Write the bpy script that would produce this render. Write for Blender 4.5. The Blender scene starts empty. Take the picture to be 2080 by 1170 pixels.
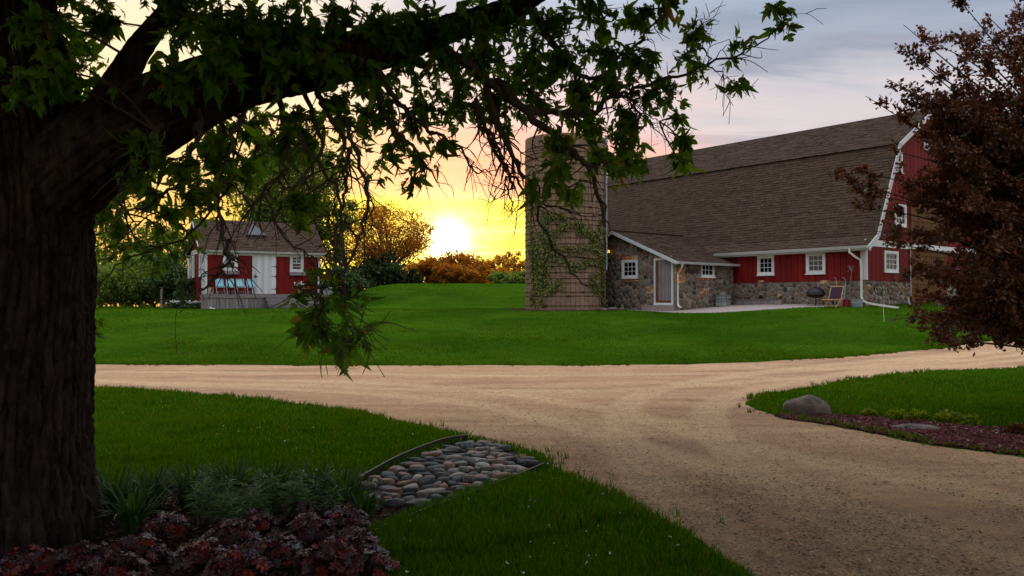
import bpy, math, random
import numpy as np
from mathutils import Vector, Matrix, noise

for _b in (bpy.data.objects, bpy.data.meshes, bpy.data.materials):
    for _o in list(_b): _b.remove(_o)
S = bpy.context.scene
COL = S.collection
rad = math.radians

# ------------------------------------------------------------------ camera
EYE, HOR, FPX = 1.6, 615.0, 1700.0
cam = bpy.data.objects.new('camera', bpy.data.cameras.new('camera'))
COL.objects.link(cam)
cam.data.sensor_width = 36.0
cam.data.lens = 36.0 * FPX / 2080.0
cam.data.clip_start = 0.05
cam.data.clip_end = 3000
cam.location = (0, 0, EYE)
cam.rotation_euler = (rad(90) + math.atan((HOR - 585) / FPX), 0, 0)
S.camera = cam

# ------------------------------------------------------------------ light
SUN_AZ, SUN_EL = rad(-4.4), rad(4.3)
SUN_STRENGTH = 5.0
HAZE = 0.0010
SKY_STRENGTH = 0.05
CLOUD_STRENGTH = 1.0
EXPOSURE = 0.62
sdir = Vector((math.sin(SUN_AZ) * math.cos(SUN_EL), math.cos(SUN_AZ) * math.cos(SUN_EL), math.sin(SUN_EL)))
sl = bpy.data.lights.new('sun', 'SUN'); sl.energy = SUN_STRENGTH; sl.angle = rad(0.6); sl.color = (1.0, 0.52, 0.16)
so = bpy.data.objects.new('sun', sl); COL.objects.link(so)
so.rotation_euler = sdir.to_track_quat('Z', 'Y').to_euler()
so.location = (0, 0, 30)

W = bpy.data.worlds.new('World'); S.world = W; W.use_nodes = True
wt = W.node_tree; wt.nodes.clear()
class NG:
    """tiny node helper"""
    def __init__(s, t): s.t = t
    def n(s, typ, **kw):
        nd = s.t.nodes.new(typ)
        for k, v in kw.items(): setattr(nd, k, v)
        return nd
    def put(s, sock, v):
        if isinstance(v, bpy.types.NodeSocket): s.t.links.new(v, sock)
        elif v is not None:
            if hasattr(sock.default_value, '__len__') and not hasattr(v, '__len__'): v = [v] * len(sock.default_value)
            if hasattr(v, '__len__') and len(v) == 3 and len(sock.default_value) == 4: v = (*v, 1)
            sock.default_value = v
    def m(s, op, a, b=None, c=None):
        nd = s.n('ShaderNodeMath', operation=op)
        s.put(nd.inputs[0], a); s.put(nd.inputs[1], b) if b is not None else None
        if c is not None: s.put(nd.inputs[2], c)
        return nd.outputs[0]
    def vm(s, op, a, b=None, out=0):
        nd = s.n('ShaderNodeVectorMath', operation=op)
        s.put(nd.inputs[0], a)
        if b is not None: s.put(nd.inputs[1], b)
        return nd.outputs[out]
    def mr(s, v, a, b, c=0.0, d=1.0, smooth=True):
        nd = s.n('ShaderNodeMapRange', interpolation_type='SMOOTHSTEP' if smooth else 'LINEAR')
        s.put(nd.inputs[0], v)
        for i, x in enumerate((a, b, c, d)): s.put(nd.inputs[i + 1], x)
        return nd.outputs[0]
    def mix(s, f, a, b, mode='MIX'):
        nd = s.n('ShaderNodeMix', data_type='RGBA', blend_type=mode)
        s.put(nd.inputs[0], f); s.put(nd.inputs[6], a); s.put(nd.inputs[7], b)
        return nd.outputs[2]
    def ramp(s, f, pts, const=False):
        nd = s.n('ShaderNodeValToRGB'); cr = nd.color_ramp
        cr.interpolation = 'CONSTANT' if const else 'LINEAR'
        cr.elements.remove(cr.elements[1])
        for i, (p, c) in enumerate(pts):
            if i == 0: e = cr.elements[0]; e.position = p
            else: e = cr.elements.new(p)
            e.color = (*c, 1) if len(c) == 3 else c
        s.put(nd.inputs[0], f)
        return nd.outputs[0]
    def noise(s, vec, scale, det=4, rough=0.6, dist=0.0, col=False, dim='3D'):
        nd = s.n('ShaderNodeTexNoise', noise_dimensions=dim)
        if vec is not None: s.put(nd.inputs['Vector'], vec)
        nd.inputs['Scale'].default_value = scale; nd.inputs['Detail'].default_value = det
        nd.inputs['Roughness'].default_value = rough; nd.inputs['Distortion'].default_value = dist
        return nd.outputs[1 if col else 0]

g = NG(wt)
tc = g.n('ShaderNodeTexCoord').outputs['Generated']
dirv = g.vm('NORMALIZE', tc)
sep = g.n('ShaderNodeSeparateXYZ'); g.put(sep.inputs[0], dirv)
dx, dy, dz = sep.outputs
elev = g.m('MULTIPLY', g.m('ARCSINE', dz), 57.29578)
ang = g.m('MULTIPLY', g.m('ARCCOSINE', g.m('MINIMUM', g.vm('DOT_PRODUCT', dirv, tuple(sdir), out=1), 0.999999)), 57.29578)
def lobe(az, el, a0, a1):
    v = (math.sin(rad(az)) * math.cos(rad(el)), math.cos(rad(az)) * math.cos(rad(el)), math.sin(rad(el)))
    a = g.m('MULTIPLY', g.m('ARCCOSINE', g.m('MINIMUM', g.vm('DOT_PRODUCT', dirv, v, out=1), 0.999999)), 57.29578)
    return g.mr(a, a0, a1, 1.0, 0.0)
zz = g.m('ADD', g.m('MAXIMUM', dz, 0.0), 0.10)
cmb = g.n('ShaderNodeCombineXYZ')
g.put(cmb.inputs[0], g.m('DIVIDE', dx, zz)); g.put(cmb.inputs[1], g.m('MULTIPLY', g.m('DIVIDE', dy, zz), 1.0))
mp = g.n('ShaderNodeMapping'); g.put(mp.inputs[0], cmb.outputs[0]); mp.inputs['Rotation'].default_value = (0, 0, rad(14)); mp.inputs['Scale'].default_value = (0.28, 1.0, 1.0)
cn = g.noise(mp.outputs[0], 1.3, 6, 0.55, 0.4)
cn2 = g.noise(mp.outputs[0], 4.5, 5, 0.6, 0.6)
cc = g.m('ADD', g.m('MULTIPLY', g.m('SUBTRACT', cn, 0.5), 13.0), g.m('MULTIPLY', g.m('SUBTRACT', cn2, 0.5), 5.0))
el2 = g.m('ADD', elev, g.m('MULTIPLY', cc, g.mr(elev, 7.0, 11.0, 0.15, 1.0)))
e01 = g.m('DIVIDE', el2, 40.0)
rampA = g.ramp(e01, [(0.0, (1.0, 0.45, 0.16)), (0.17, (0.95, 0.50, 0.24)), (0.205, (0.90, 0.36, 0.25)), (0.26, (0.84, 0.44, 0.38)), (0.33, (0.80, 0.58, 0.58)), (0.41, (0.62, 0.57, 0.64)), (0.5, (0.44, 0.47, 0.58)), (1.0, (0.42, 0.43, 0.50))])
rampB = g.ramp(e01, [(0.0, (0.60, 0.50, 0.42)), (0.15, (0.80, 0.62, 0.46)), (0.22, (0.66, 0.56, 0.56)), (0.27, (0.42, 0.40, 0.47)), (0.31, (0.62, 0.56, 0.58)), (0.35, (0.50, 0.49, 0.54)), (0.385, (0.30, 0.32, 0.41)), (0.42, (0.34, 0.38, 0.48)), (0.46, (0.26, 0.31, 0.41)), (0.52, (0.38, 0.46, 0.58)), (1.0, (0.42, 0.43, 0.50))])
rampL = g.ramp(e01, [(0.0, (1.0, 0.50, 0.10)), (0.15, (1.1, 0.62, 0.16)), (0.30, (1.05, 0.78, 0.42)), (0.5, (0.95, 0.80, 0.58)), (0.75, (0.6, 0.56, 0.55)), (1.0, (0.42, 0.43, 0.50))])
deck = g.mix(lobe(-6, 8, 9, 24), rampB, rampA)
deck = g.mix(lobe(-32, 10, 12, 34), deck, rampL)
# overcast skies grow brighter towards the zenith
bright = g.m('ADD', 0.86, g.m('MULTIPLY', g.m('MAXIMUM', g.m('SUBTRACT', dz, 0.32), 0.0), 4.0))
deck = g.mix(1.0, deck, bright, 'MULTIPLY')
stripc = g.mix(g.mr(ang, 3.0, 22.0), (1.10, 0.88, 0.05), (0.98, 0.48, 0.05))
stripc = g.mix(g.mr(ang, 22.0, 75.0), stripc, (0.62, 0.52, 0.46))
edge = g.m('ADD', elev, g.m('MULTIPLY', g.m('SUBTRACT', cn2, 0.5), 0.5))
sf = g.m('MULTIPLY', g.mr(edge, 6.75, 7.35, 1.0, 0.0), g.mr(ang, 9.0, 18.0, 1.0, 0.25))
streak = g.mr(g.noise(mp.outputs[0], 2.2, 5, 0.6, 0.2), 0.5, 0.7, 0.0, 0.35)
stripc = g.mix(streak, stripc, (1.4, 1.25, 0.55))
sky = g.mix(sf, deck, stripc)
halo = g.m('ADD', g.m('MULTIPLY', g.m('EXPONENT', g.m('MULTIPLY', ang, -3.1)), 70.0), g.m('MULTIPLY', g.m('EXPONENT', g.m('MULTIPLY', ang, -0.24)), 0.75))
sky = g.mix(1.0, sky, g.mix(1.0, g.mix(g.mr(ang, 1.0, 5.0), (1.0, 0.85, 0.45), (1.0, 0.42, 0.10)), halo, 'MULTIPLY'), 'ADD')
sk = g.n('ShaderNodeTexSky'); sk.sky_type = 'NISHITA'; sk.sun_disc = False
sk.sun_elevation = SUN_EL; sk.sun_rotation = SUN_AZ
b1 = g.n('ShaderNodeBackground'); g.put(b1.inputs[0], sk.outputs[0]); b1.inputs[1].default_value = SKY_STRENGTH
b2 = g.n('ShaderNodeBackground'); g.put(b2.inputs[0], sky); b2.inputs[1].default_value = CLOUD_STRENGTH
ad = g.n('ShaderNodeMixShader'); ad.inputs[0].default_value = 0.86; wt.links.new(b1.outputs[0], ad.inputs[1]); wt.links.new(b2.outputs[0], ad.inputs[2])   # cloud deck over a clear sky
wo = g.n('ShaderNodeOutputWorld'); wt.links.new(ad.outputs[0], wo.inputs[0])
S.view_settings.view_transform = 'Standard'; S.view_settings.look = 'None'
S.view_settings.exposure = EXPOSURE; S.view_settings.gamma = 1.0; S.view_settings.use_curve_mapping = False
S.render.engine = 'CYCLES'

# ------------------------------------------------------------------ helpers
def P(px, py, d):
    """a point of the place seen at that pixel, d metres ahead"""
    a = cam.rotation_euler[0] - rad(90)
    cx, cy = (px - 1040) / FPX, -(py - 585) / FPX
    Y = math.cos(a) - cy * math.sin(a); Z = math.sin(a) + cy * math.cos(a)
    return Vector((cx / Y * d, d, EYE + Z / Y * d))
def ss(x, a, b):
    t = np.clip((np.asarray(x, float) - a) / (b - a), 0, 1); return t * t * (3 - 2 * t)
_h = np.random.RandomState(7).rand(256, 256)
def vn(x, y):
    xi = np.floor(x).astype(int); yi = np.floor(y).astype(int); fx = x - xi; fy = y - yi
    fx = fx * fx * (3 - 2 * fx); fy = fy * fy * (3 - 2 * fy)
    a = _h[xi & 255, yi & 255]; b = _h[(xi + 1) & 255, yi & 255]; c = _h[xi & 255, (yi + 1) & 255]; d = _h[(xi + 1) & 255, (yi + 1) & 255]
    return (a * (1 - fx) + b * fx) * (1 - fy) + (c * (1 - fx) + d * fx) * fy
def fbm(x, y, o=4):
    s = 0; a = 0.5; x = np.asarray(x, float); y = np.asarray(y, float)
    for i in range(o): s = s + a * vn(x * 2 ** i + 17.3 * i, y * 2 ** i + 9.1 * i); a *= 0.5
    return s
def H(x, y):
    x = np.asarray(x, float); y = np.asarray(y, float)
    z = 1.30 * ss(y, 17, 42)
    z = z + 0.33 * ss(x, 6, 14) * ss(y, 24, 36)
    z = z + 1.72 * ss(y, 44, 62) * ss(x, -16, -8)
    z = z + 0.05 * (fbm(x * 0.25 + 40, y * 0.25 + 40, 3) - 0.44) * ss(y, 3, 12)
    z = z - 0.9 * ss(y, 64, 80) + 0.6 * ss(np.abs(x), 60, 200)
    return z
def ground_hit(px, py):
    lo = None
    for d in np.arange(2.0, 90, 0.05):
        p = P(px, py, d)
        if p.z < float(H(p.x, p.y)): return (p.x, p.y)
    return (p.x, p.y)
def gpoly(pts): return [ground_hit(*p) for p in pts]

class Geo:
    def __init__(s): s.V = []; s.F = {}; s.n = 0
    def add(s, V, F, mi=0):
        V = np.asarray(V, float).reshape(-1, 3); F = np.asarray(F, int)
        s.V.append(V); s.F.setdefault(F.shape[1], []).append((F + s.n, mi)); s.n += len(V)
    def mesh(s, name, mats, smooth=False):
        me = bpy.data.meshes.new(name)
        if s.n:
            V = np.concatenate(s.V)
            me.vertices.add(len(V)); me.vertices.foreach_set('co', V.ravel())
            loops = []; starts = []; mi = []; c = 0
            for k, L in s.F.items():
                for F, m_ in L:
                    loops.append(F.ravel()); starts.append(c + np.arange(len(F)) * k); c += F.size; mi.append(np.full(len(F), m_))
            loops = np.concatenate(loops); starts = np.concatenate(starts); mi = np.concatenate(mi)
            me.loops.add(len(loops)); me.loops.foreach_set('vertex_index', loops.astype(np.int32))
            me.polygons.add(len(starts)); me.polygons.foreach_set('loop_start', starts.astype(np.int32))
            me.polygons.foreach_set('material_index', mi.astype(np.int32))
            me.polygons.foreach_set('use_smooth', np.full(len(starts), bool(smooth)))
            me.update(calc_edges=True); me.validate()
        for m_ in (mats if isinstance(mats, (list, tuple)) else [mats]): me.materials.append(m_)
        return me
    def build(s, name, mats, parent=None, smooth=False, **kw):
        return link(name, s.mesh(name, mats, smooth), parent, **kw)
def link(name, me, parent=None, loc=None, label=None, kind=None, cat=None, group=None, mat4=None):
    o = bpy.data.objects.new(name, me); COL.objects.link(o)
    if parent is not None: o.parent = parent
    if loc is not None: o.location = loc
    if mat4 is not None: o.matrix_basis = mat4
    if label: o['label'] = label
    if kind: o['kind'] = kind
    if cat: o['category'] = cat
    if group: o['group'] = group
    return o
def thing(name, label, cat, loc=(0, 0, 0), rz=0.0, group=None):
    o = link(name, None, None, loc, label, None, cat, group); o.rotation_euler = (0, 0, rz); o.empty_display_size = 0.3
    return o
class Fr:
    """wall frame: a along, b up, c outwards"""
    def __init__(s, O, U, N, Z=(0, 0, 1)): s.O = Vector(O); s.U = Vector(U).normalized(); s.N = Vector(N).normalized(); s.Z = Vector(Z).normalized()
    def p(s, a, b, c=0.0): return s.O + s.U * a + s.Z * b + s.N * c
BOXF = [(0, 1, 2, 3), (7, 6, 5, 4), (0, 4, 5, 1), (1, 5, 6, 2), (2, 6, 7, 3), (3, 7, 4, 0)]
WORLDF = Fr((0, 0, 0), (1, 0, 0), (0, -1, 0))
def pbox(G, F, a0, a1, b0, b1, c0, c1, mi=0):
    v = [F.p(a, b, c) for c in (c0, c1) for a, b in ((a0, b0), (a1, b0), (a1, b1), (a0, b1))]
    G.add(v, BOXF, mi)
def bx(G, x0, x1, y0, y1, z0, z1, mi=0): pbox(G, WORLDF, x0, x1, z0, z1, -y1, -y0, mi)
def prism(G, F, poly, c0, c1, mi=0):
    n = len(poly); v = [F.p(a, b, c0) for a, b in poly] + [F.p(a, b, c1) for a, b in poly]
    G.add(v, [(i, (i + 1) % n, n + (i + 1) % n, n + i) for i in range(n)], mi)
    ca = sum(p[0] for p in poly) / n; cb = sum(p[1] for p in poly) / n
    for c, o in ((c0, 0), (c1, n)):
        vv = v[o:o + n] + [F.p(ca, cb, c)]; G.add(vv, [(i, (i + 1) % n, n) for i in range(n)], mi)
def tube(G, pts, rr, ns=6, mi=0, cap=True):
    pts = np.asarray([tuple(p) for p in pts], float); n = len(pts)
    rr = np.full(n, rr, float) if np.isscalar(rr) else np.asarray(rr, float)
    t = np.gradient(pts, axis=0); t /= np.linalg.norm(t, axis=1)[:, None] + 1e-9
    u = np.cross(t[0], (0.13, 0.21, 0.97)); 
    if np.linalg.norm(u) < 0.1: u = np.cross(t[0], (1, 0, 0))
    u /= np.linalg.norm(u); V = []
    an = np.arange(ns) * 2 * math.pi / ns
    for i in range(n):
        u = u - t[i] * np.dot(u, t[i]); u /= np.linalg.norm(u) + 1e-9; w = np.cross(t[i], u)
        V.append(pts[i] + rr[i] * (np.cos(an)[:, None] * u + np.sin(an)[:, None] * w))
    V = np.concatenate(V)
    i, j = np.meshgrid(np.arange(n - 1), np.arange(ns), indexing='ij'); j2 = (j + 1) % ns
    F = np.stack([i * ns + j, i * ns + j2, (i + 1) * ns + j2, (i + 1) * ns + j], -1).reshape(-1, 4)
    G.add(V, F, mi)
    if cap:
        for o, c in ((0, pts[0]), ((n - 1) * ns, pts[-1])):
            vv = np.vstack([V[o:o + ns], c]); G.add(vv, [(k, (k + 1) % ns, ns) for k in range(ns)], mi)
def rtube(G, pts, w, h, mi=0):
    """rectangular pipe"""
    pts = [Vector(p) for p in pts]; V = []
    for i, p in enumerate(pts):
        t = (pts[min(i + 1, len(pts) - 1)] - pts[max(i - 1, 0)]).normalized()
        u = Vector((0.77, 0.63, 0)); u = (u - t * u.dot(t)).normalized(); v = t.cross(u)
        V += [p + u * a * w / 2 + v * b * h / 2 for a, b in ((-1, -1), (1, -1), (1, 1), (-1, 1))]
    F = [(4 * i + j, 4 * i + (j + 1) % 4, 4 * i + 4 + (j + 1) % 4, 4 * i + 4 + j) for i in range(len(pts) - 1) for j in range(4)]
    G.add(V, F + [(0, 1, 2, 3), (len(V) - 4, len(V) - 3, len(V) - 2, len(V) - 1)], mi)
def spline(pts, k=6):
    pts = [np.array(p, float) for p in pts]; pp = [2 * pts[0] - pts[1]] + pts + [2 * pts[-1] - pts[-2]]; out = []
    for i in range(1, len(pp) - 2):
        for t in np.arange(k) / k:
            a, b, c, d = pp[i - 1:i + 3]
            out.append(0.5 * ((2 * b) + (-a + c) * t + (2 * a - 5 * b + 4 * c - d) * t * t + (-a + 3 * b - 3 * c + d) * t ** 3))
    out.append(pts[-1]); return np.array(out)
def lathe(G, prof, ns=24, c=(0, 0, 0), mi=0):
    V = [(c[0] + r * math.cos(2 * math.pi * j / ns), c[1] + r * math.sin(2 * math.pi * j / ns), c[2] + z) for r, z in prof for j in range(ns)]
    F = [(i * ns + j, i * ns + (j + 1) % ns, (i + 1) * ns + (j + 1) % ns, (i + 1) * ns + j) for i in range(len(prof) - 1) for j in range(ns)]
    G.add(V, F, mi)
def polysd(x, y, poly):
    """signed distance, negative inside"""
    x = np.asarray(x, float); y = np.asarray(y, float)
    d = np.full(x.shape, 1e9); ins = np.zeros(x.shape, bool); n = len(poly)
    for i in range(n):
        x0, y0 = poly[i]; x1, y1 = poly[(i + 1) % n]; ex, ey = x1 - x0, y1 - y0
        t = np.clip(((x - x0) * ex + (y - y0) * ey) / (ex * ex + ey * ey + 1e-12), 0, 1)
        d = np.minimum(d, (x - x0 - t * ex) ** 2 + (y - y0 - t * ey) ** 2)
        c = ((y0 > y) != (y1 > y)) & (x < (x1 - x0) * (y - y0) / (y1 - y0 + 1e-12) + x0); ins ^= c
    d = np.sqrt(d); return np.where(ins, -d, d)

# ------------------------------------------------------------------ materials
def mat(name, col=None, rough=0.7, spec=0.15, metal=0.0, fn=None, bump=None, emis=None, trans=None):
    m_ = bpy.data.materials.new(name); m_.use_nodes = True; t = m_.node_tree; b = t.nodes['Principled BSDF']; G_ = NG(t)
    b.inputs['Roughness'].default_value = rough; b.inputs['Metallic'].default_value = metal; b.inputs['Specular IOR Level'].default_value = spec
    c = fn(G_) if fn else (*col, 1)
    G_.put(b.inputs['Base Color'], c)
    if bump:
        h, st, di = bump(G_); bp = G_.n('ShaderNodeBump'); bp.inputs['Strength'].default_value = st; bp.inputs['Distance'].default_value = di
        G_.put(bp.inputs['Height'], h); t.links.new(bp.outputs[0], b.inputs['Normal'])
    if emis:
        b.inputs['Emission Color'].default_value = (*emis[0], 1); b.inputs['Emission Strength'].default_value = emis[1]
    if trans:
        f, tint = trans
        tr = G_.n('ShaderNodeBsdfTranslucent'); G_.put(tr.inputs[0], G_.mix(1.0, c, tint, 'MULTIPLY'))
        mx = G_.n('ShaderNodeMixShader'); mx.inputs[0].default_value = f
        out = t.nodes['Material Output']
        t.links.new(b.outputs[0], mx.inputs[1]); t.links.new(tr.outputs[0], mx.inputs[2]); t.links.new(mx.outputs[0], out.inputs[0])
    return m_
def rnd(G_):
    a = G_.n('ShaderNodeObjectInfo').outputs['Random']; b = G_.n('ShaderNodeNewGeometry').outputs['Random Per Island']
    return G_.m('FRACT', G_.m('ADD', G_.m('MULTIPLY', a, 7.31), b))
def opos(G_): return G_.n('ShaderNodeTexCoord').outputs['Object']
def wpos(G_): return G_.n('ShaderNodeNewGeometry').outputs['Position']
def varied(pts, grain=18.0, amt=0.35, const=True, pos=opos):
    def f(G_):
        c = G_.ramp(rnd(G_), pts, const)
        n = G_.noise(pos(G_), grain, 5, 0.65)
        return G_.mix(1.0, c, G_.ramp(n, [(0.25, (1 - amt,) * 3), (0.75, (1 + amt,) * 3)]), 'MULTIPLY')
    return f
def bmp(scale, st, di=0.02, det=6, pos=opos):
    return lambda G_: (G_.noise(pos(G_), scale, det, 0.65), st, di)
def streaky(c0, c1, sc=(14, 14, 1.2), amt=None):
    def f(G_):
        mp_ = G_.n('ShaderNodeMapping'); G_.put(mp_.inputs[0], opos(G_)); mp_.inputs['Scale'].default_value = sc
        n = G_.noise(mp_.outputs[0], 1.0, 6, 0.7, 0.3)
        c = G_.mix(G_.mr(n, 0.3, 0.7), c0, c1)
        r = G_.m('ADD', 0.82, G_.m('MULTIPLY', rnd(G_), 0.36))
        return G_.mix(1.0, c, r, 'MULTIPLY')
    return f
M = {}
M['red'] = mat('red_paint', rough=0.6, fn=streaky((0.185, 0.010, 0.009), (0.23, 0.016, 0.013), (6, 6, 0.8)))
M['white'] = mat('white_paint', rough=0.5, fn=streaky((0.72, 0.74, 0.70), (0.82, 0.82, 0.78), (3, 3, 0.6)))
M['cream'] = mat('cream_metal', rough=0.4, fn=streaky((0.72, 0.70, 0.58), (0.80, 0.78, 0.66), (3, 3, 0.6)))
M['glass'] = mat('window_glass', (0.012, 0.016, 0.016), rough=0.06, spec=0.6)
M['mortar'] = mat('mortar', rough=0.9, fn=lambda G_: G_.mix(G_.noise(opos(G_), 8, 4), (0.22, 0.18, 0.14), (0.36, 0.30, 0.235)), bump=bmp(60, 0.5, 0.01))
STONEC = [(0.0, (0.17, 0.13, 0.095)), (0.14, (0.25, 0.20, 0.15)), (0.27, (0.115, 0.09, 0.068)), (0.38, (0.23, 0.19, 0.145)), (0.50, (0.30, 0.20, 0.145)), (0.60, (0.085, 0.072, 0.058)), (0.70, (0.22, 0.17, 0.115)), (0.80, (0.33, 0.285, 0.23)), (0.88, (0.15, 0.12, 0.092)), (0.94, (0.24, 0.135, 0.09))]
M['fieldstone'] = mat('fieldstone', rough=0.8, fn=varied(STONEC, 14, 0.35), bump=bmp(35, 0.5, 0.01))
M['brick'] = mat('brick', rough=0.85, fn=varied([(0, (0.56, 0.22, 0.08)), (0.3, (0.44, 0.15, 0.065)), (0.6, (0.60, 0.29, 0.11)), (0.8, (0.66, 0.46, 0.26))], 30, 0.2))
M['shingle'] = mat('asphalt_shingle', rough=0.9, spec=0.15, fn=varied([(0, (0.082, 0.051, 0.033)), (0.25, (0.091, 0.057, 0.037)), (0.45, (0.068, 0.043, 0.029)), (0.65, (0.100, 0.064, 0.042)), (0.85, (0.080, 0.052, 0.036))], 40, 0.3, pos=wpos), bump=bmp(150, 0.3, 0.004))
M['shingle_base'] = mat('roof_underlay', (0.05, 0.035, 0.028), 0.95)
M['brownwood'] = mat('stained_wood', rough=0.6, fn=streaky((0.13, 0.052, 0.016), (0.23, 0.095, 0.030), (20, 20, 1.5)))
M['greywood'] = mat('weathered_wood', rough=0.85, fn=streaky((0.17, 0.15, 0.145), (0.36, 0.32, 0.30), (22, 22, 2.0)))
M['deckwood'] = mat('weathered_deck', rough=0.85, fn=streaky((0.19, 0.165, 0.15), (0.34, 0.30, 0.27), (3, 22, 22)))
M['dark'] = mat('dark_metal', (0.02, 0.018, 0.016), 0.55, 0.4)
M['galv'] = mat('galvanised_steel', rough=0.45, metal=0.25, fn=lambda G_: G_.mix(G_.noise(opos(G_), 12, 4), (0.30, 0.33, 0.34), (0.52, 0.55, 0.55)))
M['stave'] = mat('concrete_stave', rough=0.9, fn=varied([(0, (0.31, 0.20, 0.125)), (0.3, (0.345, 0.225, 0.14)), (0.55, (0.28, 0.18, 0.115)), (0.8, (0.32, 0.21, 0.132))], 1.3, 0.16), bump=bmp(25, 0.4, 0.01))
M['stavejoint'] = mat('stave_joint', (0.10, 0.07, 0.05), 0.95)
M['rust'] = mat('rusty_steel', rough=0.8, fn=lambda G_: G_.mix(G_.noise(opos(G_), 9, 5), (0.045, 0.022, 0.015), (0.10, 0.045, 0.025)))
M['patio'] = mat('patio_concrete', rough=0.85, fn=lambda G_: G_.mix(G_.noise(wpos(G_), 2.2, 6, 0.7), (0.26, 0.20, 0.17), (0.42, 0.35, 0.31)), bump=bmp(40, 0.3, 0.01, pos=wpos))
M['lampglow'] = mat('lamp_glow', (0.9, 0.5, 0.1), emis=((1.0, 0.52, 0.05), 1.6))
M['blue'] = mat('light_blue_canvas', rough=0.8, fn=streaky((0.24, 0.50, 0.56), (0.31, 0.60, 0.66), (9, 9, 2)))
M['purple'] = mat('plum_canvas', (0.055, 0.028, 0.045), 0.8)
M['honey'] = mat('honey_wood', rough=0.55, fn=streaky((0.50, 0.26, 0.09), (0.72, 0.44, 0.20), (8, 30, 8)))
M['redplastic'] = mat('red_plastic', (0.42, 0.015, 0.03), 0.4)
M['buff'] = mat('buff_plastic', (0.48, 0.42, 0.33), 0.6)
M['yellow'] = mat('yellow_fibreglass', (0.55, 0.38, 0.06), 0.5)
M['soil'] = mat('soil', rough=0.95, fn=lambda G_: G_.mix(G_.noise(wpos(G_), 9, 6, 0.7), (0.035, 0.022, 0.016), (0.085, 0.052, 0.036)), bump=bmp(25, 0.8, 0.04, pos=wpos))
def leafmat(name, pts, tr=0.35, tint=(1.5, 1.4, 0.5), rough=0.5, spec=0.35):
    return mat(name, rough=rough, spec=spec, fn=varied(pts, 3.0, 0.18, const=False), trans=(tr, tint))
M['leaf'] = leafmat('boxelder_leaf', [(0, (0.060, 0.155, 0.014)), (0.5, (0.115, 0.24, 0.022)), (0.93, (0.16, 0.28, 0.026)), (1.0, (0.24, 0.15, 0.03))], 0.5, (1.7, 1.6, 0.35), spec=0.2)
M['leaf_far'] = leafmat('tree_leaf', [(0, (0.09, 0.17, 0.018)), (1, (0.22, 0.30, 0.035))], 0.55, (1.6, 1.35, 0.4))
M['leaf_sunglow'] = leafmat('sunlit_leaf', [(0, (0.20, 0.15, 0.02)), (1, (0.42, 0.28, 0.03))], 0.7, (2.2, 1.15, 0.3))  # golden glow of the low sun put into the leaf colour
M['leaf_dark'] = leafmat('bush_leaf', [(0, (0.035, 0.07, 0.016)), (1, (0.075, 0.125, 0.028))], 0.35)
M['leaf_willow'] = leafmat('willow_leaf', [(0, (0.13, 0.21, 0.03)), (1, (0.24, 0.32, 0.05))], 0.5)
M['leaf_crab'] = leafmat('crabapple_leaf', [(0, (0.11, 0.038, 0.026)), (0.35, (0.20, 0.066, 0.036)), (0.6, (0.13, 0.088, 0.034)), (0.85, (0.29, 0.10, 0.055)), (1, (0.08, 0.08, 0.03))], 0.25, (1.3, 0.8, 0.5))
M['blossom'] = leafmat('crabapple_blossom', [(0, (0.42, 0.09, 0.16)), (1, (0.62, 0.22, 0.30))], 0.3, (1.2, 0.8, 0.9))
M['leaf_ivy'] = leafmat('ivy_leaf', [(0, (0.08, 0.12, 0.018)), (0.6, (0.15, 0.19, 0.03)), (1, (0.24, 0.20, 0.035))], 0.35)
M['leaf_heuchera'] = leafmat('heuchera_leaf', [(0, (0.040, 0.009, 0.012)), (0.35, (0.075, 0.012, 0.018)), (0.6, (0.085, 0.055, 0.055)), (0.85, (0.13, 0.012, 0.010)), (0.96, (0.22, 0.016, 0.010)), (1, (0.33, 0.035, 0.012))], 0.15, (1.2, 0.5, 0.4), rough=0.35, spec=0.35)
M['leaf_lily'] = leafmat('lily_leaf', [(0, (0.07, 0.15, 0.050)), (1, (0.20, 0.32, 0.13))], 0.2, rough=0.55, spec=0.2)
M['leaf_daylily'] = leafmat('daylily_leaf', [(0, (0.030, 0.075, 0.020)), (1, (0.075, 0.15, 0.036))], 0.25, rough=0.55, spec=0.2)
M['petal'] = mat('white_petal', (0.75, 0.75, 0.72), 0.6)
M['bark_twig'] = mat('twig_bark', rough=0.85, fn=lambda G_: G_.mix(G_.noise(opos(G_), 9, 5), (0.050, 0.034, 0.027), (0.16, 0.125, 0.10)))
def barkc(G_):
    mp_ = G_.n('ShaderNodeMapping'); G_.put(mp_.inputs[0], opos(G_)); mp_.inputs['Scale'].default_value = (15, 15, 5)
    n = G_.noise(mp_.outputs[0], 1.0, 7, 0.7, 0.5)
    return G_.mix(G_.mr(n, 0.35, 0.7), (0.018, 0.012, 0.009), (0.085, 0.062, 0.048))
def barkb(G_):
    mp_ = G_.n('ShaderNodeMapping'); G_.put(mp_.inputs[0], opos(G_)); mp_.inputs['Scale'].default_value = (40, 40, 14)
    return (G_.noise(mp_.outputs[0], 1.0, 7, 0.7, 0.6), 0.9, 0.02)
M['bark'] = mat('ridged_bark', rough=0.9, spec=0.2, fn=barkc, bump=barkb)
def lawnc(G_):
    p = wpos(G_)
    a = G_.noise(p, 0.22, 4, 0.6); b = G_.noise(p, 2.6, 5, 0.7)
    c = G_.mix(G_.mr(a, 0.35, 0.65), (0.026, 0.088, 0.003), (0.066, 0.155, 0.007))
    c = G_.mix(G_.mr(b, 0.3, 0.75, 0.0, 0.5), c, (0.022, 0.060, 0.004))
    c = G_.mix(G_.mr(G_.noise(p, 0.75, 5, 0.7, 0.8), 0.52, 0.70, 0, 0.45), c, (0.085, 0.105, 0.018))
    return c
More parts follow.
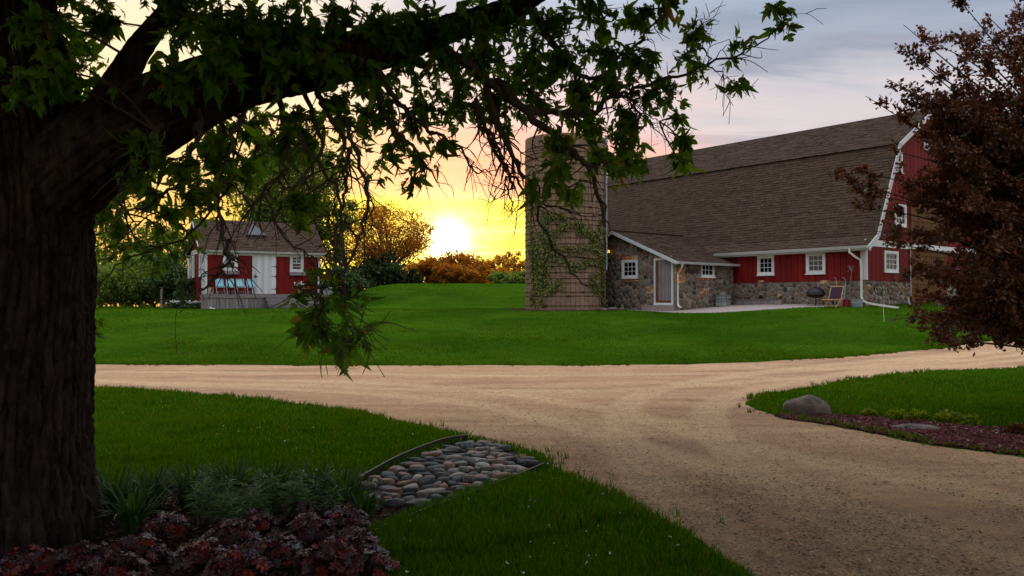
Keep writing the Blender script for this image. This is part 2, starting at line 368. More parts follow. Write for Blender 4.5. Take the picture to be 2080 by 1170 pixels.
M['lawn'] = mat('lawn', rough=1.0, spec=0.0, fn=lawnc, bump=lambda G_: (G_.noise(wpos(G_), 14, 7, 0.75), 1.0, 0.08))
def gravelc(G_):
    p = wpos(G_)
    fine = G_.noise(p, 55, 5, 0.8); mid = G_.noise(p, 7, 5, 0.7); big = G_.noise(p, 0.5, 4, 0.6)
    mp_ = G_.n('ShaderNodeMapping'); G_.put(mp_.inputs[0], p); mp_.inputs['Scale'].default_value = (0.14, 0.9, 1); mp_.inputs['Rotation'].default_value = (0, 0, rad(5))
    tr = G_.noise(mp_.outputs[0], 1.0, 7, 0.62, 0.9)
    c = G_.mix(G_.mr(big, 0.35, 0.65), (0.45, 0.25, 0.12), (0.55, 0.33, 0.16))
    c = G_.mix(G_.mr(tr, 0.42, 0.66, 0, 0.55), c, (0.70, 0.47, 0.25))
    c = G_.mix(G_.mr(tr, 0.50, 0.33, 0, 0.4), c, (0.32, 0.19, 0.12))
    c = G_.mix(G_.mr(G_.noise(p, 0.9, 5, 0.65), 0.55, 0.72, 0, 0.6), c, (0.44, 0.235, 0.145))
    tk_ = G_.n('ShaderNodeAttribute', attribute_name='track').outputs['Fac']
    c = G_.mix(G_.m('MULTIPLY', G_.mr(G_.m('ADD', tk_, G_.m('MULTIPLY', G_.m('SUBTRACT', mid, 0.5), 0.9)), 0.15, 0.9), 0.50), c, (0.72, 0.49, 0.26))
    c = G_.mix(G_.mr(mid, 0.35, 0.8, 0, 0.5), c, (0.24, 0.16, 0.11))
    return G_.mix(1.0, c, G_.ramp(fine, [(0.30, (0.42,) * 3), (0.5, (1.0,) * 3), (0.70, (1.5,) * 3)]), 'MULTIPLY')
M['gravel'] = mat('gravel', rough=0.92, spec=0.2, fn=gravelc, bump=lambda G_: (G_.m('ADD', G_.noise(wpos(G_), 45, 6, 0.8), G_.m('MULTIPLY', G_.noise(wpos(G_), 3.0, 4, 0.6), 1.5)), 0.9, 0.03))
M['pebble'] = mat('pebble', rough=0.85, fn=varied([(0, (0.38, 0.26, 0.15)), (0.25, (0.25, 0.165, 0.10)), (0.45, (0.54, 0.41, 0.26)), (0.66, (0.14, 0.095, 0.065)), (0.80, (0.32, 0.21, 0.12)), (0.97, (0.68, 0.62, 0.50))], 20, 0.15))
def mulchc(G_):
    v = G_.n('ShaderNodeTexVoronoi'); G_.put(v.inputs['Vector'], wpos(G_)); v.inputs['Scale'].default_value = 26
    n = G_.noise(wpos(G_), 1.5, 4)
    c = G_.mix(G_.mr(n, 0.4, 0.6), (0.15, 0.045, 0.045), (0.08, 0.032, 0.027))
    return G_.mix(1.0, c, v.outputs['Color'], 'MULTIPLY')
M['mulch_red'] = mat('reddish_mulch', rough=0.95, fn=mulchc, bump=bmp(40, 1.0, 0.05, pos=wpos))
M['chip_red'] = mat('reddish_chip', rough=0.9, fn=varied([(0, (0.13, 0.040, 0.042)), (0.4, (0.20, 0.060, 0.060)), (0.8, (0.11, 0.05, 0.045)), (0.95, (0.42, 0.30, 0.22))], 20, 0.2))
M['chip'] = mat('bark_chip', rough=0.9, fn=varied([(0, (0.075, 0.040, 0.025)), (0.4, (0.12, 0.065, 0.040)), (0.75, (0.045, 0.028, 0.020)), (0.95, (0.32, 0.20, 0.11))], 20, 0.2))
def grassc(G_):
    p = wpos(G_)
    c = G_.ramp(rnd(G_), [(0, (0.022, 0.082, 0.003)), (0.55, (0.044, 0.130, 0.004)), (0.90, (0.080, 0.155, 0.010)), (1.0, (0.20, 0.16, 0.06))])
    a = G_.noise(p, 0.33, 4, 0.6); b = G_.noise(p, 1.7, 4, 0.65)
    c = G_.mix(G_.mr(a, 0.42, 0.68, 0, 0.6), c, (0.085, 0.150, 0.006))
    c = G_.mix(G_.mr(b, 0.50, 0.75, 0, 0.55), c, (0.012, 0.048, 0.004))
    return c
M['grass'] = mat('grass_blade', rough=1.0, spec=0.0, fn=grassc, trans=(0.5, (1.7, 1.55, 0.3)))
M['bedstone'] = mat('bed_stone', rough=0.75, fn=varied([(0.0, (0.17, 0.165, 0.15)), (0.13, (0.075, 0.085, 0.085)), (0.30, (0.30, 0.265, 0.215)), (0.42, (0.13, 0.135, 0.125)), (0.56, (0.38, 0.34, 0.28)), (0.66, (0.30, 0.21, 0.16)), (0.74, (0.10, 0.11, 0.11)), (0.84, (0.24, 0.225, 0.19)), (0.93, (0.30, 0.17, 0.125))], 9, 0.3), bump=bmp(18, 0.4, 0.02))
M['boulder'] = mat('boulder_granite', rough=0.85, fn=lambda G_: G_.mix(G_.mr(G_.noise(opos(G_), 5, 8, 0.75), 0.35, 0.7), (0.11, 0.085, 0.07), (0.27, 0.21, 0.175)), bump=bmp(9, 0.7, 0.05, 9))
M['dullmetal'] = mat('dull_metal', rough=0.7, fn=lambda G_: G_.mix(G_.noise(opos(G_), 6, 4), (0.10, 0.10, 0.10), (0.20, 0.20, 0.20)))
M['paver'] = mat('paver_stone', rough=0.85, fn=varied([(0, (0.34, 0.39, 0.34)), (0.4, (0.44, 0.48, 0.43)), (0.75, (0.24, 0.28, 0.25))], 20, 0.2))
M['edging'] = mat('plastic_edging', (0.030, 0.026, 0.026), 0.5, 0.4)
# ------------------------------------------------------------------ ground
ROAD = gpoly([(-500, 738), (175, 738), (500, 739), (900, 740), (1200, 740), (1400, 737), (1500, 734), (1700, 724), (1900, 706), (2030, 686), (2100, 670), (2300, 648),
              (2420, 735), (2080, 746), (1900, 752), (1750, 768), (1600, 793), (1540, 805), (1521, 818), (1545, 829), (1600, 845), (1700, 862), (1800, 880), (1900, 900), (2080, 922), (2500, 960), (2700, 1400),
              (1620, 1260), (1480, 1150), (1350, 1060), (1250, 1010), (1180, 978), (1120, 952), (1100, 925), (1040, 905), (960, 888), (900, 876), (800, 852), (700, 833), (600, 820), (500, 808), (400, 799), (300, 792), (175, 783), (-500, 760)])
ISLAND_MULCH = gpoly([(1572, 840), (1690, 841), (1800, 846), (1950, 862), (2080, 872), (2400, 905), (2400, 950), (2080, 920), (1900, 899), (1800, 879), (1700, 861), (1600, 847)])
STONEBED = gpoly([(715, 988), (760, 962), (800, 942), (860, 918), (905, 903), (945, 893), (990, 896), (1045, 912), (1092, 928), (1106, 945), (1060, 968), (1000, 988), (930, 1015), (870, 1033), (800, 1030), (745, 1018)])
FRONTBED = gpoly([(-500, 1000), (0, 975), (200, 990), (420, 985), (560, 972), (680, 980), (715, 988), (745, 1016), (800, 1028), (870, 1032), (765, 1085), (768, 1130), (772, 1400), (-700, 1400)])
SILO_C, SILO_R = (2.62, 41.0), 1.97
SILORING = [(SILO_C[0] + (2.9 + 0.2 * math.sin(5 * a)) * math.cos(a), SILO_C[1] + (2.75 + 0.2 * math.cos(3 * a)) * math.sin(a)) for a in np.arange(0, 6.28, 0.3)]
B_RZ = math.atan2(0.634, 0.773); B_O = (15.18, 36.0)
def blocal(x, y): return (B_O[0] + 0.773 * x - 0.634 * y, B_O[1] + 0.634 * x + 0.773 * y)
PATIO = [blocal(*p) for p in [(0.1, 0.5), (0.1, 6.8), (-4.2, 6.8), (-4.4, 9.6), (-5.0, 9.6), (-5.35, 7.4), (-5.6, 5.8), (-5.2, 4.2), (-4.0, 3.0), (-2.4, 1.9), (-1.2, 0.9)]]
TRACKS = [np.array(spline([(*q, 0) for q in gpoly(t)], 8))[:, :2] for t in [
 [(-300, 752), (175, 752), (600, 755), (1000, 759), (1400, 756), (1700, 745), (2080, 703), (2300, 680)], [(-300, 768), (175, 770), (600, 779), (1000, 790), (1300, 786), (1600, 766), (2080, 727), (2300, 706)],
 [(300, 776), (700, 792), (1000, 822), (1300, 900), (1700, 1020), (2300, 1200)], [(400, 764), (850, 779), (1200, 822), (1520, 900), (2080, 1010), (2500, 1080)],
 [(2080, 715), (1750, 750), (1500, 795), (1440, 850), (1540, 950), (1850, 1150)], [(2080, 700), (1600, 746), (1330, 790), (1260, 860), (1330, 970), (1600, 1170)]]]
def track_val(X, Y):
    v = np.zeros(np.shape(X))
    for t in TRACKS:
        d = np.full(v.shape, 99.0)
        for (x0, y0), (x1, y1) in zip(t, t[1:]):
            ex, ey = x1 - x0, y1 - y0; tt = np.clip(((X - x0) * ex + (Y - y0) * ey) / (ex * ex + ey * ey + 1e-9), 0, 1); d = np.minimum(d, np.hypot(X - x0 - tt * ex, Y - y0 - tt * ey))
        v = np.maximum(v, 1 - ss(d, 0.12, 0.42))
    return v
SHEETS = [('gravel_road', ROAD, 0.030, 0.30, 'gravel', 'gravel drive'), ('mulch_bed', ISLAND_MULCH, 0.018, 0.10, 'mulch_red', ''), ('stone_bed_soil', STONEBED, 0.022, 0.12, 'soil', ''),
          ('garden_soil', FRONTBED, 0.026, 0.2, 'soil', ''), ('silo_border_soil', SILORING, 0.02, 0.2, 'soil', ''), ('patio', PATIO, 0.012, 0.08, 'patio', '')]
def axis(lo, hi, st, far0, far1):
    a = list(np.arange(lo, hi, st)); s_ = st; x = a[-1]
    while x < far1: s_ *= 1.12; x += s_; a.append(x)
    s_ = st; x = lo; b = []
    while x > far0: s_ *= 1.12; x -= s_; b.append(x)
    return np.array(b[::-1] + a)
def grid_mesh(name, xs, ys, zf, keep, m_, kind='structure'):
    X, Y = np.meshgrid(xs, ys, indexing='ij'); Z = zf(X, Y); nx, ny = X.shape
    idx = np.arange(nx * ny).reshape(nx, ny)
    F = np.stack([idx[:-1, :-1], idx[1:, :-1], idx[1:, 1:], idx[:-1, 1:]], -1).reshape(-1, 4)
    if keep is not None:
        k = keep(X, Y).ravel(); F = F[k[F].all(1)]
        used = np.unique(F); rem = np.full(nx * ny, -1); rem[used] = np.arange(len(used)); F = rem[F]
        V = np.stack([X, Y, Z], -1).reshape(-1, 3)[used]
    else: V = np.stack([X, Y, Z], -1).reshape(-1, 3)
    G = Geo(); G.add(V, F); o = G.build(name, m_, smooth=True, kind=kind); return o
_xs = axis(-16, 24, 0.16, -225, 225); _ys = axis(3, 38, 0.16, -35, 215)
def lawn_z(X, Y):
    z = H(X, Y)
    for nm, poly, dep, mg, mt, lb in SHEETS:
        pa = np.array(poly); m_ = (X > pa[:, 0].min() - 1) & (X < pa[:, 0].max() + 1) & (Y > pa[:, 1].min() - 1) & (Y < pa[:, 1].max() + 1)
        sd = np.full(X.shape, 9.0); sd[m_] = polysd(X[m_], Y[m_], poly)
        sd = sd + 0.10 * (fbm(X * 2.3, Y * 2.3, 3) - 0.44)
        z = z - 0.09 * ss(-sd, -0.05, 0.25)
    return z
grid_mesh('lawn', _xs, _ys, lawn_z, None, M['lawn'])
for nm, poly, dep, mg, mt, lb in SHEETS:
    pa = np.array(poly); st = 0.14 if nm == 'gravel_road' else 0.12
    lo = pa.min(0) - 0.5; hi = pa.max(0) + 0.5
    if nm == 'gravel_road': lo[0] = max(lo[0], -22); hi[0] = min(hi[0], 32); lo[1] = max(lo[1], 1.5)
    if nm == 'garden_soil': lo[0] = max(lo[0], -7); lo[1] = max(lo[1], 2)
    grid_mesh(nm, np.arange(lo[0], hi[0], st), np.arange(lo[1], hi[1], st), lambda X, Y, d=dep, n_=nm: H(X, Y) - d - (0.018 * track_val(X, Y) - 0.03 * (fbm(X * 0.7, Y * 0.7, 4) - .45) if n_ == 'gravel_road' else 0), lambda X, Y, p=poly, g_=mg: polysd(X, Y, p) < g_, M[mt])

_me = bpy.data.objects['gravel_road'].data; _co = np.zeros(len(_me.vertices) * 3); _me.vertices.foreach_get('co', _co); _co = _co.reshape(-1, 3)
_me.attributes.new('track', 'FLOAT', 'POINT').data.foreach_set('value', track_val(_co[:, 0], _co[:, 1]).astype(np.float32))
# ------------------------------------------------------------------ stones, bricks, boards, shingles
def clip(poly, nx, ny, d):
    out = []; n = len(poly)
    for i in range(n):
        p, q = poly[i], poly[(i + 1) % n]; a = p[0] * nx + p[1] * ny - d; b = q[0] * nx + q[1] * ny - d
        if a <= 0: out.append(p)
        if a * b < 0: t = a / (a - b); out.append((p[0] + (q[0] - p[0]) * t, p[1] + (q[1] - p[1]) * t))
    return out
def cells(pts, size, planes, rects=()):
    pts = np.array(pts); res = []
    for i, p in enumerate(pts):
        poly = [(p[0] - 2 * size, p[1] - 2 * size), (p[0] + 2 * size, p[1] - 2 * size), (p[0] + 2 * size, p[1] + 2 * size), (p[0] - 2 * size, p[1] + 2 * size)]
        d = np.hypot(*(pts - p).T); nb = np.argsort(d)[1:16]
        for j in nb:
            q = pts[j]; n = (q - p) / (d[j] + 1e-9); poly = clip(poly, n[0], n[1], float(np.dot(n, (p + q) / 2)))
            if len(poly) < 3: break
        for nx, ny, dd in planes:
            if len(poly) >= 3: poly = clip(poly, nx, ny, dd)
        for r in rects:
            if len(poly) < 3: break
            sep_ = [(r[0] - p[0], (1, 0, r[0])), (p[0] - r[1], (-1, 0, -r[1])), (r[2] - p[1], (0, 1, r[2])), (p[1] - r[3], (0, -1, -r[3]))]
            sp = max(sep_, key=lambda s_: s_[0])
            if sp[0] < 0: poly = []; break
            poly = clip(poly, *sp[1])
        if len(poly) >= 3:
            A = 0.5 * abs(sum(poly[k][0] * poly[(k + 1) % len(poly)][1] - poly[(k + 1) % len(poly)][0] * poly[k][1] for k in range(len(poly))))
            if A > size * size * 0.12: res.append(poly)
    return res
def jitter(a0, a1, b0, b1, size, rng, jit=0.38):
    pts = []; r = 0
    for b in np.arange(b0, b1 + size, size * 0.86):
        for a in np.arange(a0, a1 + size, size): pts.append((a + (r % 2) * size / 2 + rng.uniform(-jit, jit) * size, b + rng.uniform(-jit, jit) * size))
        r += 1
    return pts
def stone_geo(G, F, poly, gap, h, rng, rnd_=True):
    p = np.array(poly); c = p.mean(0); rr = np.hypot(*(p - c).T).mean(); sh = max(0.3, 1 - gap / (rr + 1e-6))
    p = c + (p - c) * sh
    q = [];
    for i in range(len(p)):
        a, b = p[i], p[(i + 1) % len(p)]
        if np.hypot(*(b - a)) > 0.3 * rr: q += [a * 0.76 + b * 0.24, a * 0.24 + b * 0.76]
        else: q += [(a + b) / 2]
    q = np.array(q); n = len(q); tl = rng.uniform(-0.25, 0.25, 2)
    lv = [(1.0, 0.0), (0.98, h * 0.55), (0.80, h * 0.92)]; V = []
    for s_, z in lv:
        for x, y in q: V.append(F.p(c[0] + (x - c[0]) * s_, c[1] + (y - c[1]) * s_, z + (z > 0) * ((x - c[0]) * tl[0] + (y - c[1]) * tl[1]) * 0.5))
    V.append(F.p(c[0], c[1], h))
    o = len(V) - 1; Fq = [(l * n + i, l * n + (i + 1) % n, (l + 1) * n + (i + 1) % n, (l + 1) * n + i) for l in range(2) for i in range(n)]
    G.add(V, Fq); k = G.n - len(V)
    G.F.setdefault(3, []).append((np.array([(k + 2 * n + i, k + 2 * n + (i + 1) % n, k + o) for i in range(n)]), 0))
    return c
LEFT = {}
def stones(parent, F, a0, a1, b0, b1, size, rng, planes=(), rects=(), key='w', gap=0.026, h=0.026):
    """fieldstones of a wall: up to 300 of them single pieces, the rest joined"""
    pl = [(-1, 0, -a0), (1, 0, a1), (0, -1, -b0), (0, 1, b1)] + list(planes)
    cs = cells(jitter(a0, a1, b0, b1, size, rng), size, pl, rects); rest = Geo()
    for poly in cs:
        if LEFT.get(key, 300) > 0:
            G = Geo(); stone_geo(G, F, poly, gap, h * rng.uniform(0.6, 1.3), rng); G.build('stone', M['fieldstone'], parent, smooth=bool(rng.rand() < .5)); LEFT[key] = LEFT.get(key, 300) - 1
        else: stone_geo(rest, F, poly, gap, h * rng.uniform(0.6, 1.3), rng)
    if rest.n: rest.build('stone', M['fieldstone'], parent, smooth=True, kind='stuff')
def bricks(parent, F, a0, a1, b0, b1, rng, soldier=False, ragged=0.0, c=0.03):
    w, h = (0.20, 0.066) if not soldier else (0.072, b1 - b0 - 0.01)
    r = 0; b = b0
    while b < b1 - 0.02:
        a = a0 - (0 if soldier else (r % 2) * w / 2) + (rng.uniform(0, ragged) if ragged else 0); ae = a1 - (rng.uniform(0, ragged) if ragged else 0)
        while a < ae - 0.02:
            G = Geo(); pbox(G, F, max(a, a0 if not ragged else a), min(a + w, ae), b, b + h, 0, c * rng.uniform(0.8, 1.3)); G.build('brick', M['brick'], parent); a += w + 0.012
        b += h + 0.012; r += 1
def boards(parent, F, a0, a1, b0, topf, bw, holes, m_, name='board', th=0.026, gap=0.026, rng=None, batten=0.0):
    n = max(1, round((a1 - a0) / bw)); bw = (a1 - a0) / n
    for i in range(n):
        l, r = a0 + i * bw + gap / 2, a0 + (i + 1) * bw - gap / 2
        cuts = [b0]; segs = []
        hs = sorted([h_ for h_ in holes if h_[0] < r and h_[1] > l], key=lambda h_: h_[2]); cur = b0
        for h_ in hs: segs.append((cur, h_[2])); cur = max(cur, h_[3])
        segs.append((cur, None))
        for s0, s1 in segs:
            if s1 is None: poly = [(l, s0), (r, s0), (r, topf(r)), (l, topf(l))]
            else: poly = [(l, s0), (r, s0), (r, s1), (l, s1)]
            if poly[2][1] - s0 < 0.04 and poly[3][1] - s0 < 0.04: continue
            poly = [(a, max(b, s0 + 0.01)) if k > 1 else (a, b) for k, (a, b) in enumerate(poly)]
            G = Geo(); prism(G, F, poly, 0, th); G.build(name, m_, parent)
def window(root, F, a0, a1, b0, b1, cols, rows, trim=0.10, sill=True, split=False, wm='white', c=0.02):
    G = Geo(); w_ = trim
    pbox(G, F, a0, a1, b1 - w_, b1, c, c + 0.05); pbox(G, F, a0, a1, b0, b0 + w_, c, c + 0.05)
    pbox(G, F, a0, a0 + w_, b0 + w_, b1 - w_, c, c + 0.05); pbox(G, F, a1 - w_, a1, b0 + w_, b1 - w_, c, c + 0.05)
    win = G.build('window', M[wm], root)
    if sill:
        G = Geo(); pbox(G, F, a0 - 0.03, a1 + 0.03, b0 - 0.035, b0, c, c + 0.09); G.build('sill', M[wm], win)
    i0, i1, j0, j1 = a0 + w_, a1 - w_, b0 + w_, b1 - w_; s_ = 0.035
    G = Geo()
    pbox(G, F, i0, i1, j1 - s_, j1, c - 0.01, c + 0.03); pbox(G, F, i0, i1, j0, j0 + s_, c - 0.01, c + 0.03)
    pbox(G, F, i0, i0 + s_, j0 + s_, j1 - s_, c - 0.01, c + 0.03); pbox(G, F, i1 - s_, i1, j0 + s_, j1 - s_, c - 0.01, c + 0.03)
    G.build('sash', M[wm], win)
    i0 += s_; i1 -= s_; j0 += s_; j1 -= s_
    secs = [(j0, j1, cols, rows)] if not split else [(j0, (j0 + j1) / 2 - 0.02, split[0], split[1]), ((j0 + j1) / 2 + 0.02, j1, cols, rows)]
    mu = Geo()
    if split: pbox(mu, F, i0, i1, (j0 + j1) / 2 - 0.02, (j0 + j1) / 2 + 0.02, c - 0.01, c + 0.03)
    for y0, y1, nc, nr in secs:
        pw, ph = (i1 - i0) / nc, (y1 - y0) / nr
        for i in range(nc):
            for j in range(nr):
                G = Geo(); pbox(G, F, i0 + i * pw + 0.008, i0 + (i + 1) * pw - 0.008, y0 + j * ph + 0.008, y0 + (j + 1) * ph - 0.008, c - 0.02, c - 0.012); G.build('pane', M['glass'], win)
        for i in range(1, nc): pbox(mu, F, i0 + i * pw - 0.011, i0 + i * pw + 0.011, y0, y1, c - 0.012, c + 0.012)
        for j in range(1, nr): pbox(mu, F, i0, i1, y0 + j * ph - 0.011, y0 + j * ph + 0.011, c - 0.012, c + 0.014)
    if mu.n: mu.build('muntin', M[wm], win)
    # dark sheet behind the glass, standing in for an unlit room
    G = Geo(); pbox(G, F, i0 - 0.02, i1 + 0.02, j0 - 0.02, j1 + 0.02, c - 0.035, c - 0.022); G.build('dark_backing', M['dark'], win)
    return win
def shingles(parent, O, A, Sv, L, Sl, rng, key, cams, e=0.145, w=0.31, tri=None, worldm=None, rag=0):
    """laid courses of tabs on a slope; the ones nearest the path are single pieces"""
    A = Vector(A).normalized(); Sv = Vector(Sv).normalized(); N = A.cross(Sv)
    if N.z < 0: N = -N
    O = Vector(O); nr = int(Sl / e); items = []
    for r in range(nr):
        s0 = r * e; s1 = min(s0 + e * 1.15, Sl); a = -rng.uniform(0, w); lift = 0
        while a < L:
            ww = w * rng.uniform(0.55, 1.35); l0, l1 = max(a, 0), min(a + ww - 0.012, L); a += ww
            if tri and not tri((l0 + l1) / 2, s0): continue
            if l1 - l0 < 0.05: continue
            th = 0.013 + rng.choice((0, 0, 0.012)); d = rng.uniform(-0.012, 0.012)
            v = [O + A * l0 + Sv * (s0 + d), O + A * l1 + Sv * (s0 + d), O + A * l1 + Sv * s1 + N * 0.002, O + A * l0 + Sv * s1 + N * 0.002]
            top = [v[0] + N * (th + 0.012), v[1] + N * (th + 0.012), v[2] + N * 0.006, v[3] + N * 0.006]
            items.append(v + top)
    FF = [(4, 5, 6, 7), (0, 1, 5, 4), (1, 2, 6, 5), (3, 0, 4, 7), (2, 3, 7, 6)]
    rest = Geo()
    if cams is not None:
        items.sort(key=lambda v: (v[0] - cams).length)
    for v in items:
        if cams is not None and LEFT.get(key, 300) > 0:
            LEFT[key] = LEFT.get(key, 300) - 1; G = Geo(); G.add(v, FF); G.build('shingle', M['shingle'], parent)
        else: rest.add(v, FF)
    rest.build('shingle', M['shingle'], parent, kind='stuff')
def slab(name, parent, O, A, Sv, L, Sl, th=0.06, m_=None):
    A = Vector(A).normalized(); Sv = Vector(Sv).normalized(); N = A.cross(Sv)
    if N.z < 0: N = -N
    O = Vector(O); G = Geo()
    v = [O, O + A * L, O + A * L + Sv * Sl, O + Sv * Sl]; G.add(v + [p - N * th for p in v], BOXF); return G.build(name, m_ or M['shingle_base'], parent)

rng = np.random.RandomState(11)
# ------------------------------------------------------------------ barn
BZ = 1.56
barn = thing('barn', 'long red barn with a brown gambrel shingle roof on a fieldstone base', 'barn', (B_O[0], B_O[1], BZ), B_RZ)
BL, BW = 18.6, 11.9
def to_b(x, y):  # world -> barn local
    X, Y = x - B_O[0], y - B_O[1]; return (0.773 * X + 0.634 * Y, -0.634 * X + 0.773 * Y)
def along(px, base, dr):
    t = (px - 1040) / FPX; return (t * base[1] - base[0]) / (dr[0] - t * dr[1])
def hz(py, Y, base): return EYE + (HOR - py) / FPX * Y - base
F_long = Fr((0, 0, 0), (0, 1, 0), (-1, 0, 0)); F_gab = Fr((0, 0, 0), (1, 0, 0), (0, -1, 0))
FH = 1.03
PROF = [(-0.42, 2.44), (0.40, 2.98), (2.46, 7.18), (5.95, 9.24), (9.44, 7.18), (11.5, 2.98), (12.32, 2.44)]
def rooftop(x):
    for (xa, za), (xb, zb) in zip(PROF, PROF[1:]):
        if xa <= x <= xb: return za + (zb - za) * (x - xa) / (xb - xa)
    return 2.4
def lwx(px): return along(px, B_O, (-0.634, 0.773))
def gwx(px): return along(px, B_O, (0.773, 0.634))
def lY(a): return B_O[1] + 0.773 * a
def gY(a): return B_O[1] + 0.634 * a
# long wall
wins = []
for p0, p1, q0, q1 in [(1540, 1574, 519, 559), (1639, 1678, 513, 556)]:
    a1, a0 = lwx(p0), lwx(p1); Y = lY((a0 + a1) / 2); wins.append((a0, a1, hz(q1, Y, BZ), hz(q0, Y, BZ)))
G = Geo(); pbox(G, F_long, 0, BL, FH, 2.62, -0.12, -0.003); wl = G.build('long_wall', M['red'], barn)
boards(wl, F_long, 0.20, 7.4, FH - 0.03, lambda a: 2.60, 0.30, wins, M['red'])
for w_ in wins: window(barn, F_long, *w_, 3, 3, trim=0.11)
G = Geo(); pbox(G, F_long, 0, BL, -0.7, FH - 0.035, -0.30, -0.01); fw = G.build('foundation', M['mortar'], barn)
vent = [(lwx(1549) - .0, lwx(1543) + 0.0)]
stones(fw, F_long, 0.03, 7.2, -0.35, FH - 0.03, 0.235, rng, key='barn', rects=[(lwx(1550), lwx(1541), 0.22, 0.42)])
G = Geo(); pbox(G, F_long, lwx(1550) + .02, lwx(1541) - .02, 0.24, 0.40, -0.02, 0.012); vt = G.build('vent', M['dark'], fw)
for bp in [(1545, 572, 0.30), (1675, 572, 0.5), (1700, 573, 0.3), (1582, 600, 0.22)]:
    a = lwx(bp[0]); b = hz(bp[1], lY(a), BZ); bricks(fw, F_long, a - bp[2] / 2, a + bp[2] / 2, b - 0.09, b + 0.07, rng, ragged=0.08, c=0.05)
# near gable wall
F_g2 = F_gab
dx0, dx1 = gwx(1849), 7.85
G = Geo(); prism(G, F_gab, [(0, FH), (11.9, FH), (11.9, 2.6), (11.5, 2.9), (9.44, 7.1), (5.95, 9.15), (2.46, 7.1), (0.4, 2.9), (0, 2.6)], -0.12, -0.004)
gw = G.build('gable_wall', M['red'], barn)

def gw_(p0, p1, q0, q1):
    a0, a1 = gwx(p0), gwx(p1); Y = gY((a0 + a1) / 2); return (a0, a1, hz(q1, Y, BZ), hz(q0, Y, BZ))
g1 = gw_(1795, 1823, 510, 553); g2 = gw_(1812, 1833, 307, 349); g3 = gw_(1817, 1840, 415, 460); g4 = gw_(1921, 1944, 338, 372)
g5 = (5.55, 6.35, 7.3, 8.15); g6 = (8.4, 9.15, g3[2], g3[3]); g7 = (8.6, 9.4, g1[2], g1[3])
holes = [g1, g2, g3, g4, g5, g6, g7, (dx0 - 0.02, dx1 + 0.02, -1, 5.05), (0, 11.9, 2.50, 2.78)]
G = Geo()
boards(gw, F_gab, 0.20, 11.8, FH - 0.03, lambda a: rooftop(a) - 0.16, 0.36, holes, M['red'])
for w_ in (g1, g3, g6, g7): window(barn, F_gab, *w_, 3, 3, trim=0.11)
for w_ in (g2, g4, g5): window(barn, F_gab, *w_, 2, 2, trim=0.10, split=(2, 2))
G = Geo(); pbox(G, F_gab, 0, BW, -0.7, FH - 0.035, -0.30, -0.012); fg = G.build('foundation', M['mortar'], barn)
stones(fg, F_gab, 0.03, dx0 - 0.05, -0.35, FH - 0.03, 0.235, rng, key='barn')
bricks(fg, F_gab, 0.12, 0.42, 0.60, 0.80, rng, ragged=0.06, c=0.05)
G = Geo(); pbox(G, F_gab, -0.02, BW + 0.02, 2.50, 2.78, 0.0, 0.06); G.build('band_board', M['white'], barn)
G = Geo(); pbox(G, F_gab, -0.02, 0.19, FH, 2.50, 0.0, 0.045); pbox(G, F_long, -0.045, 0.17, FH, 2.50, 0.0, 0.04); G.build('corner_board', M['white'], barn)
for lo, hi in ((-0.45, 2.44), (2.86, 5.0)):
    G = Geo(); pbox(G, F_gab, dx0, dx1, lo, hi, 0.0, 0.03); dr_ = G.build('barn_door', M['brownwood'], barn)
    boards(dr_, Fr((0, -0.03, 0), (1, 0, 0), (0, -1, 0)), dx0 + 0.04, dx1 - 0.04, lo + 0.04, lambda a, h=hi: h - 0.04, 0.22, [], M['brownwood'], name='plank', th=0.02)
    G = Geo(); F_ = Fr((0, -0.05, 0), (1, 0, 0), (0, -1, 0))
    for b in (lo + 0.05, (lo + hi) / 2 - 0.08, hi - 0.20): pbox(G, F_, dx0, dx1, b, b + 0.15, 0, 0.025)
    G.build('brace', M['brownwood'], dr_)
G = Geo(); pbox(G, F_gab, dx0 - 0.3, dx1 + 2.2, 2.53, 2.60, 0.07, 0.15); G.build('door_track', M['cream'], barn)
G = Geo(); tube(G, [F_gab.p(dx0 - 0.04, 2.5, 0.05), F_gab.p(dx0 - 0.04, 0.35, 0.05)], 0.02, 6); G.build('conduit', M['white'], barn)
# barn lamp on the gable, lit
ga = gwx(1903); gb = hz(363, gY(ga), BZ)
G = Geo(); tube(G, [F_gab.p(ga, gb + 0.35, 0.02), F_gab.p(ga, gb + 0.38, 0.2), F_gab.p(ga, gb + 0.2, 0.28)], 0.02, 6); lathe(G, [(0.03, 0.2), (0.07, 0.14), (0.20, 0.06)], 12, tuple(F_gab.p(ga, gb, 0.28))); gl = G.build('gooseneck_lamp', M['dark'], barn)
G = Geo(); lathe(G, [(0.0, -0.10), (0.07, -0.07), (0.09, 0.0), (0.06, 0.07), (0, 0.1)], 12, tuple(F_gab.p(ga, gb, 0.28))); G.build('bulb', M['lampglow'], gl)
# rakes
G = Geo()
for (xa, za), (xb, zb) in zip(PROF, PROF[1:]):
    d = Vector((xb - xa, 0, zb - za)); L = d.length; F_ = Fr((xa, -0.36, za), d, (0, -1, 0), Vector((-d.z, 0, d.x)).normalized() if d.z > -99 else None)
    if F_.Z.z < 0: F_.Z = -F_.Z
    pbox(G, F_, -0.02, L + 0.02, -0.20, 0.02, 0.0, 0.035)
G.build('rake_board', M['white'], barn)
# walls out of sight
G = Geo(); bx(G, 11.78, 11.9, 0, BL, -0.7, 2.6); prism(G, Fr((0, BL, 0), (1, 0, 0), (0, 1, 0)), [(0, -0.6), (11.9, -0.6), (11.9, 2.6), (11.5, 2.9), (9.44, 7.1), (5.95, 9.15), (2.46, 7.1), (0.4, 2.9), (0, 2.6)], -0.12, 0); G.build('rear_wall', M['red'], barn)
# roof

G = Geo()
roof_me = Geo()
cb = Vector((*to_b(0, 0), 0.1))

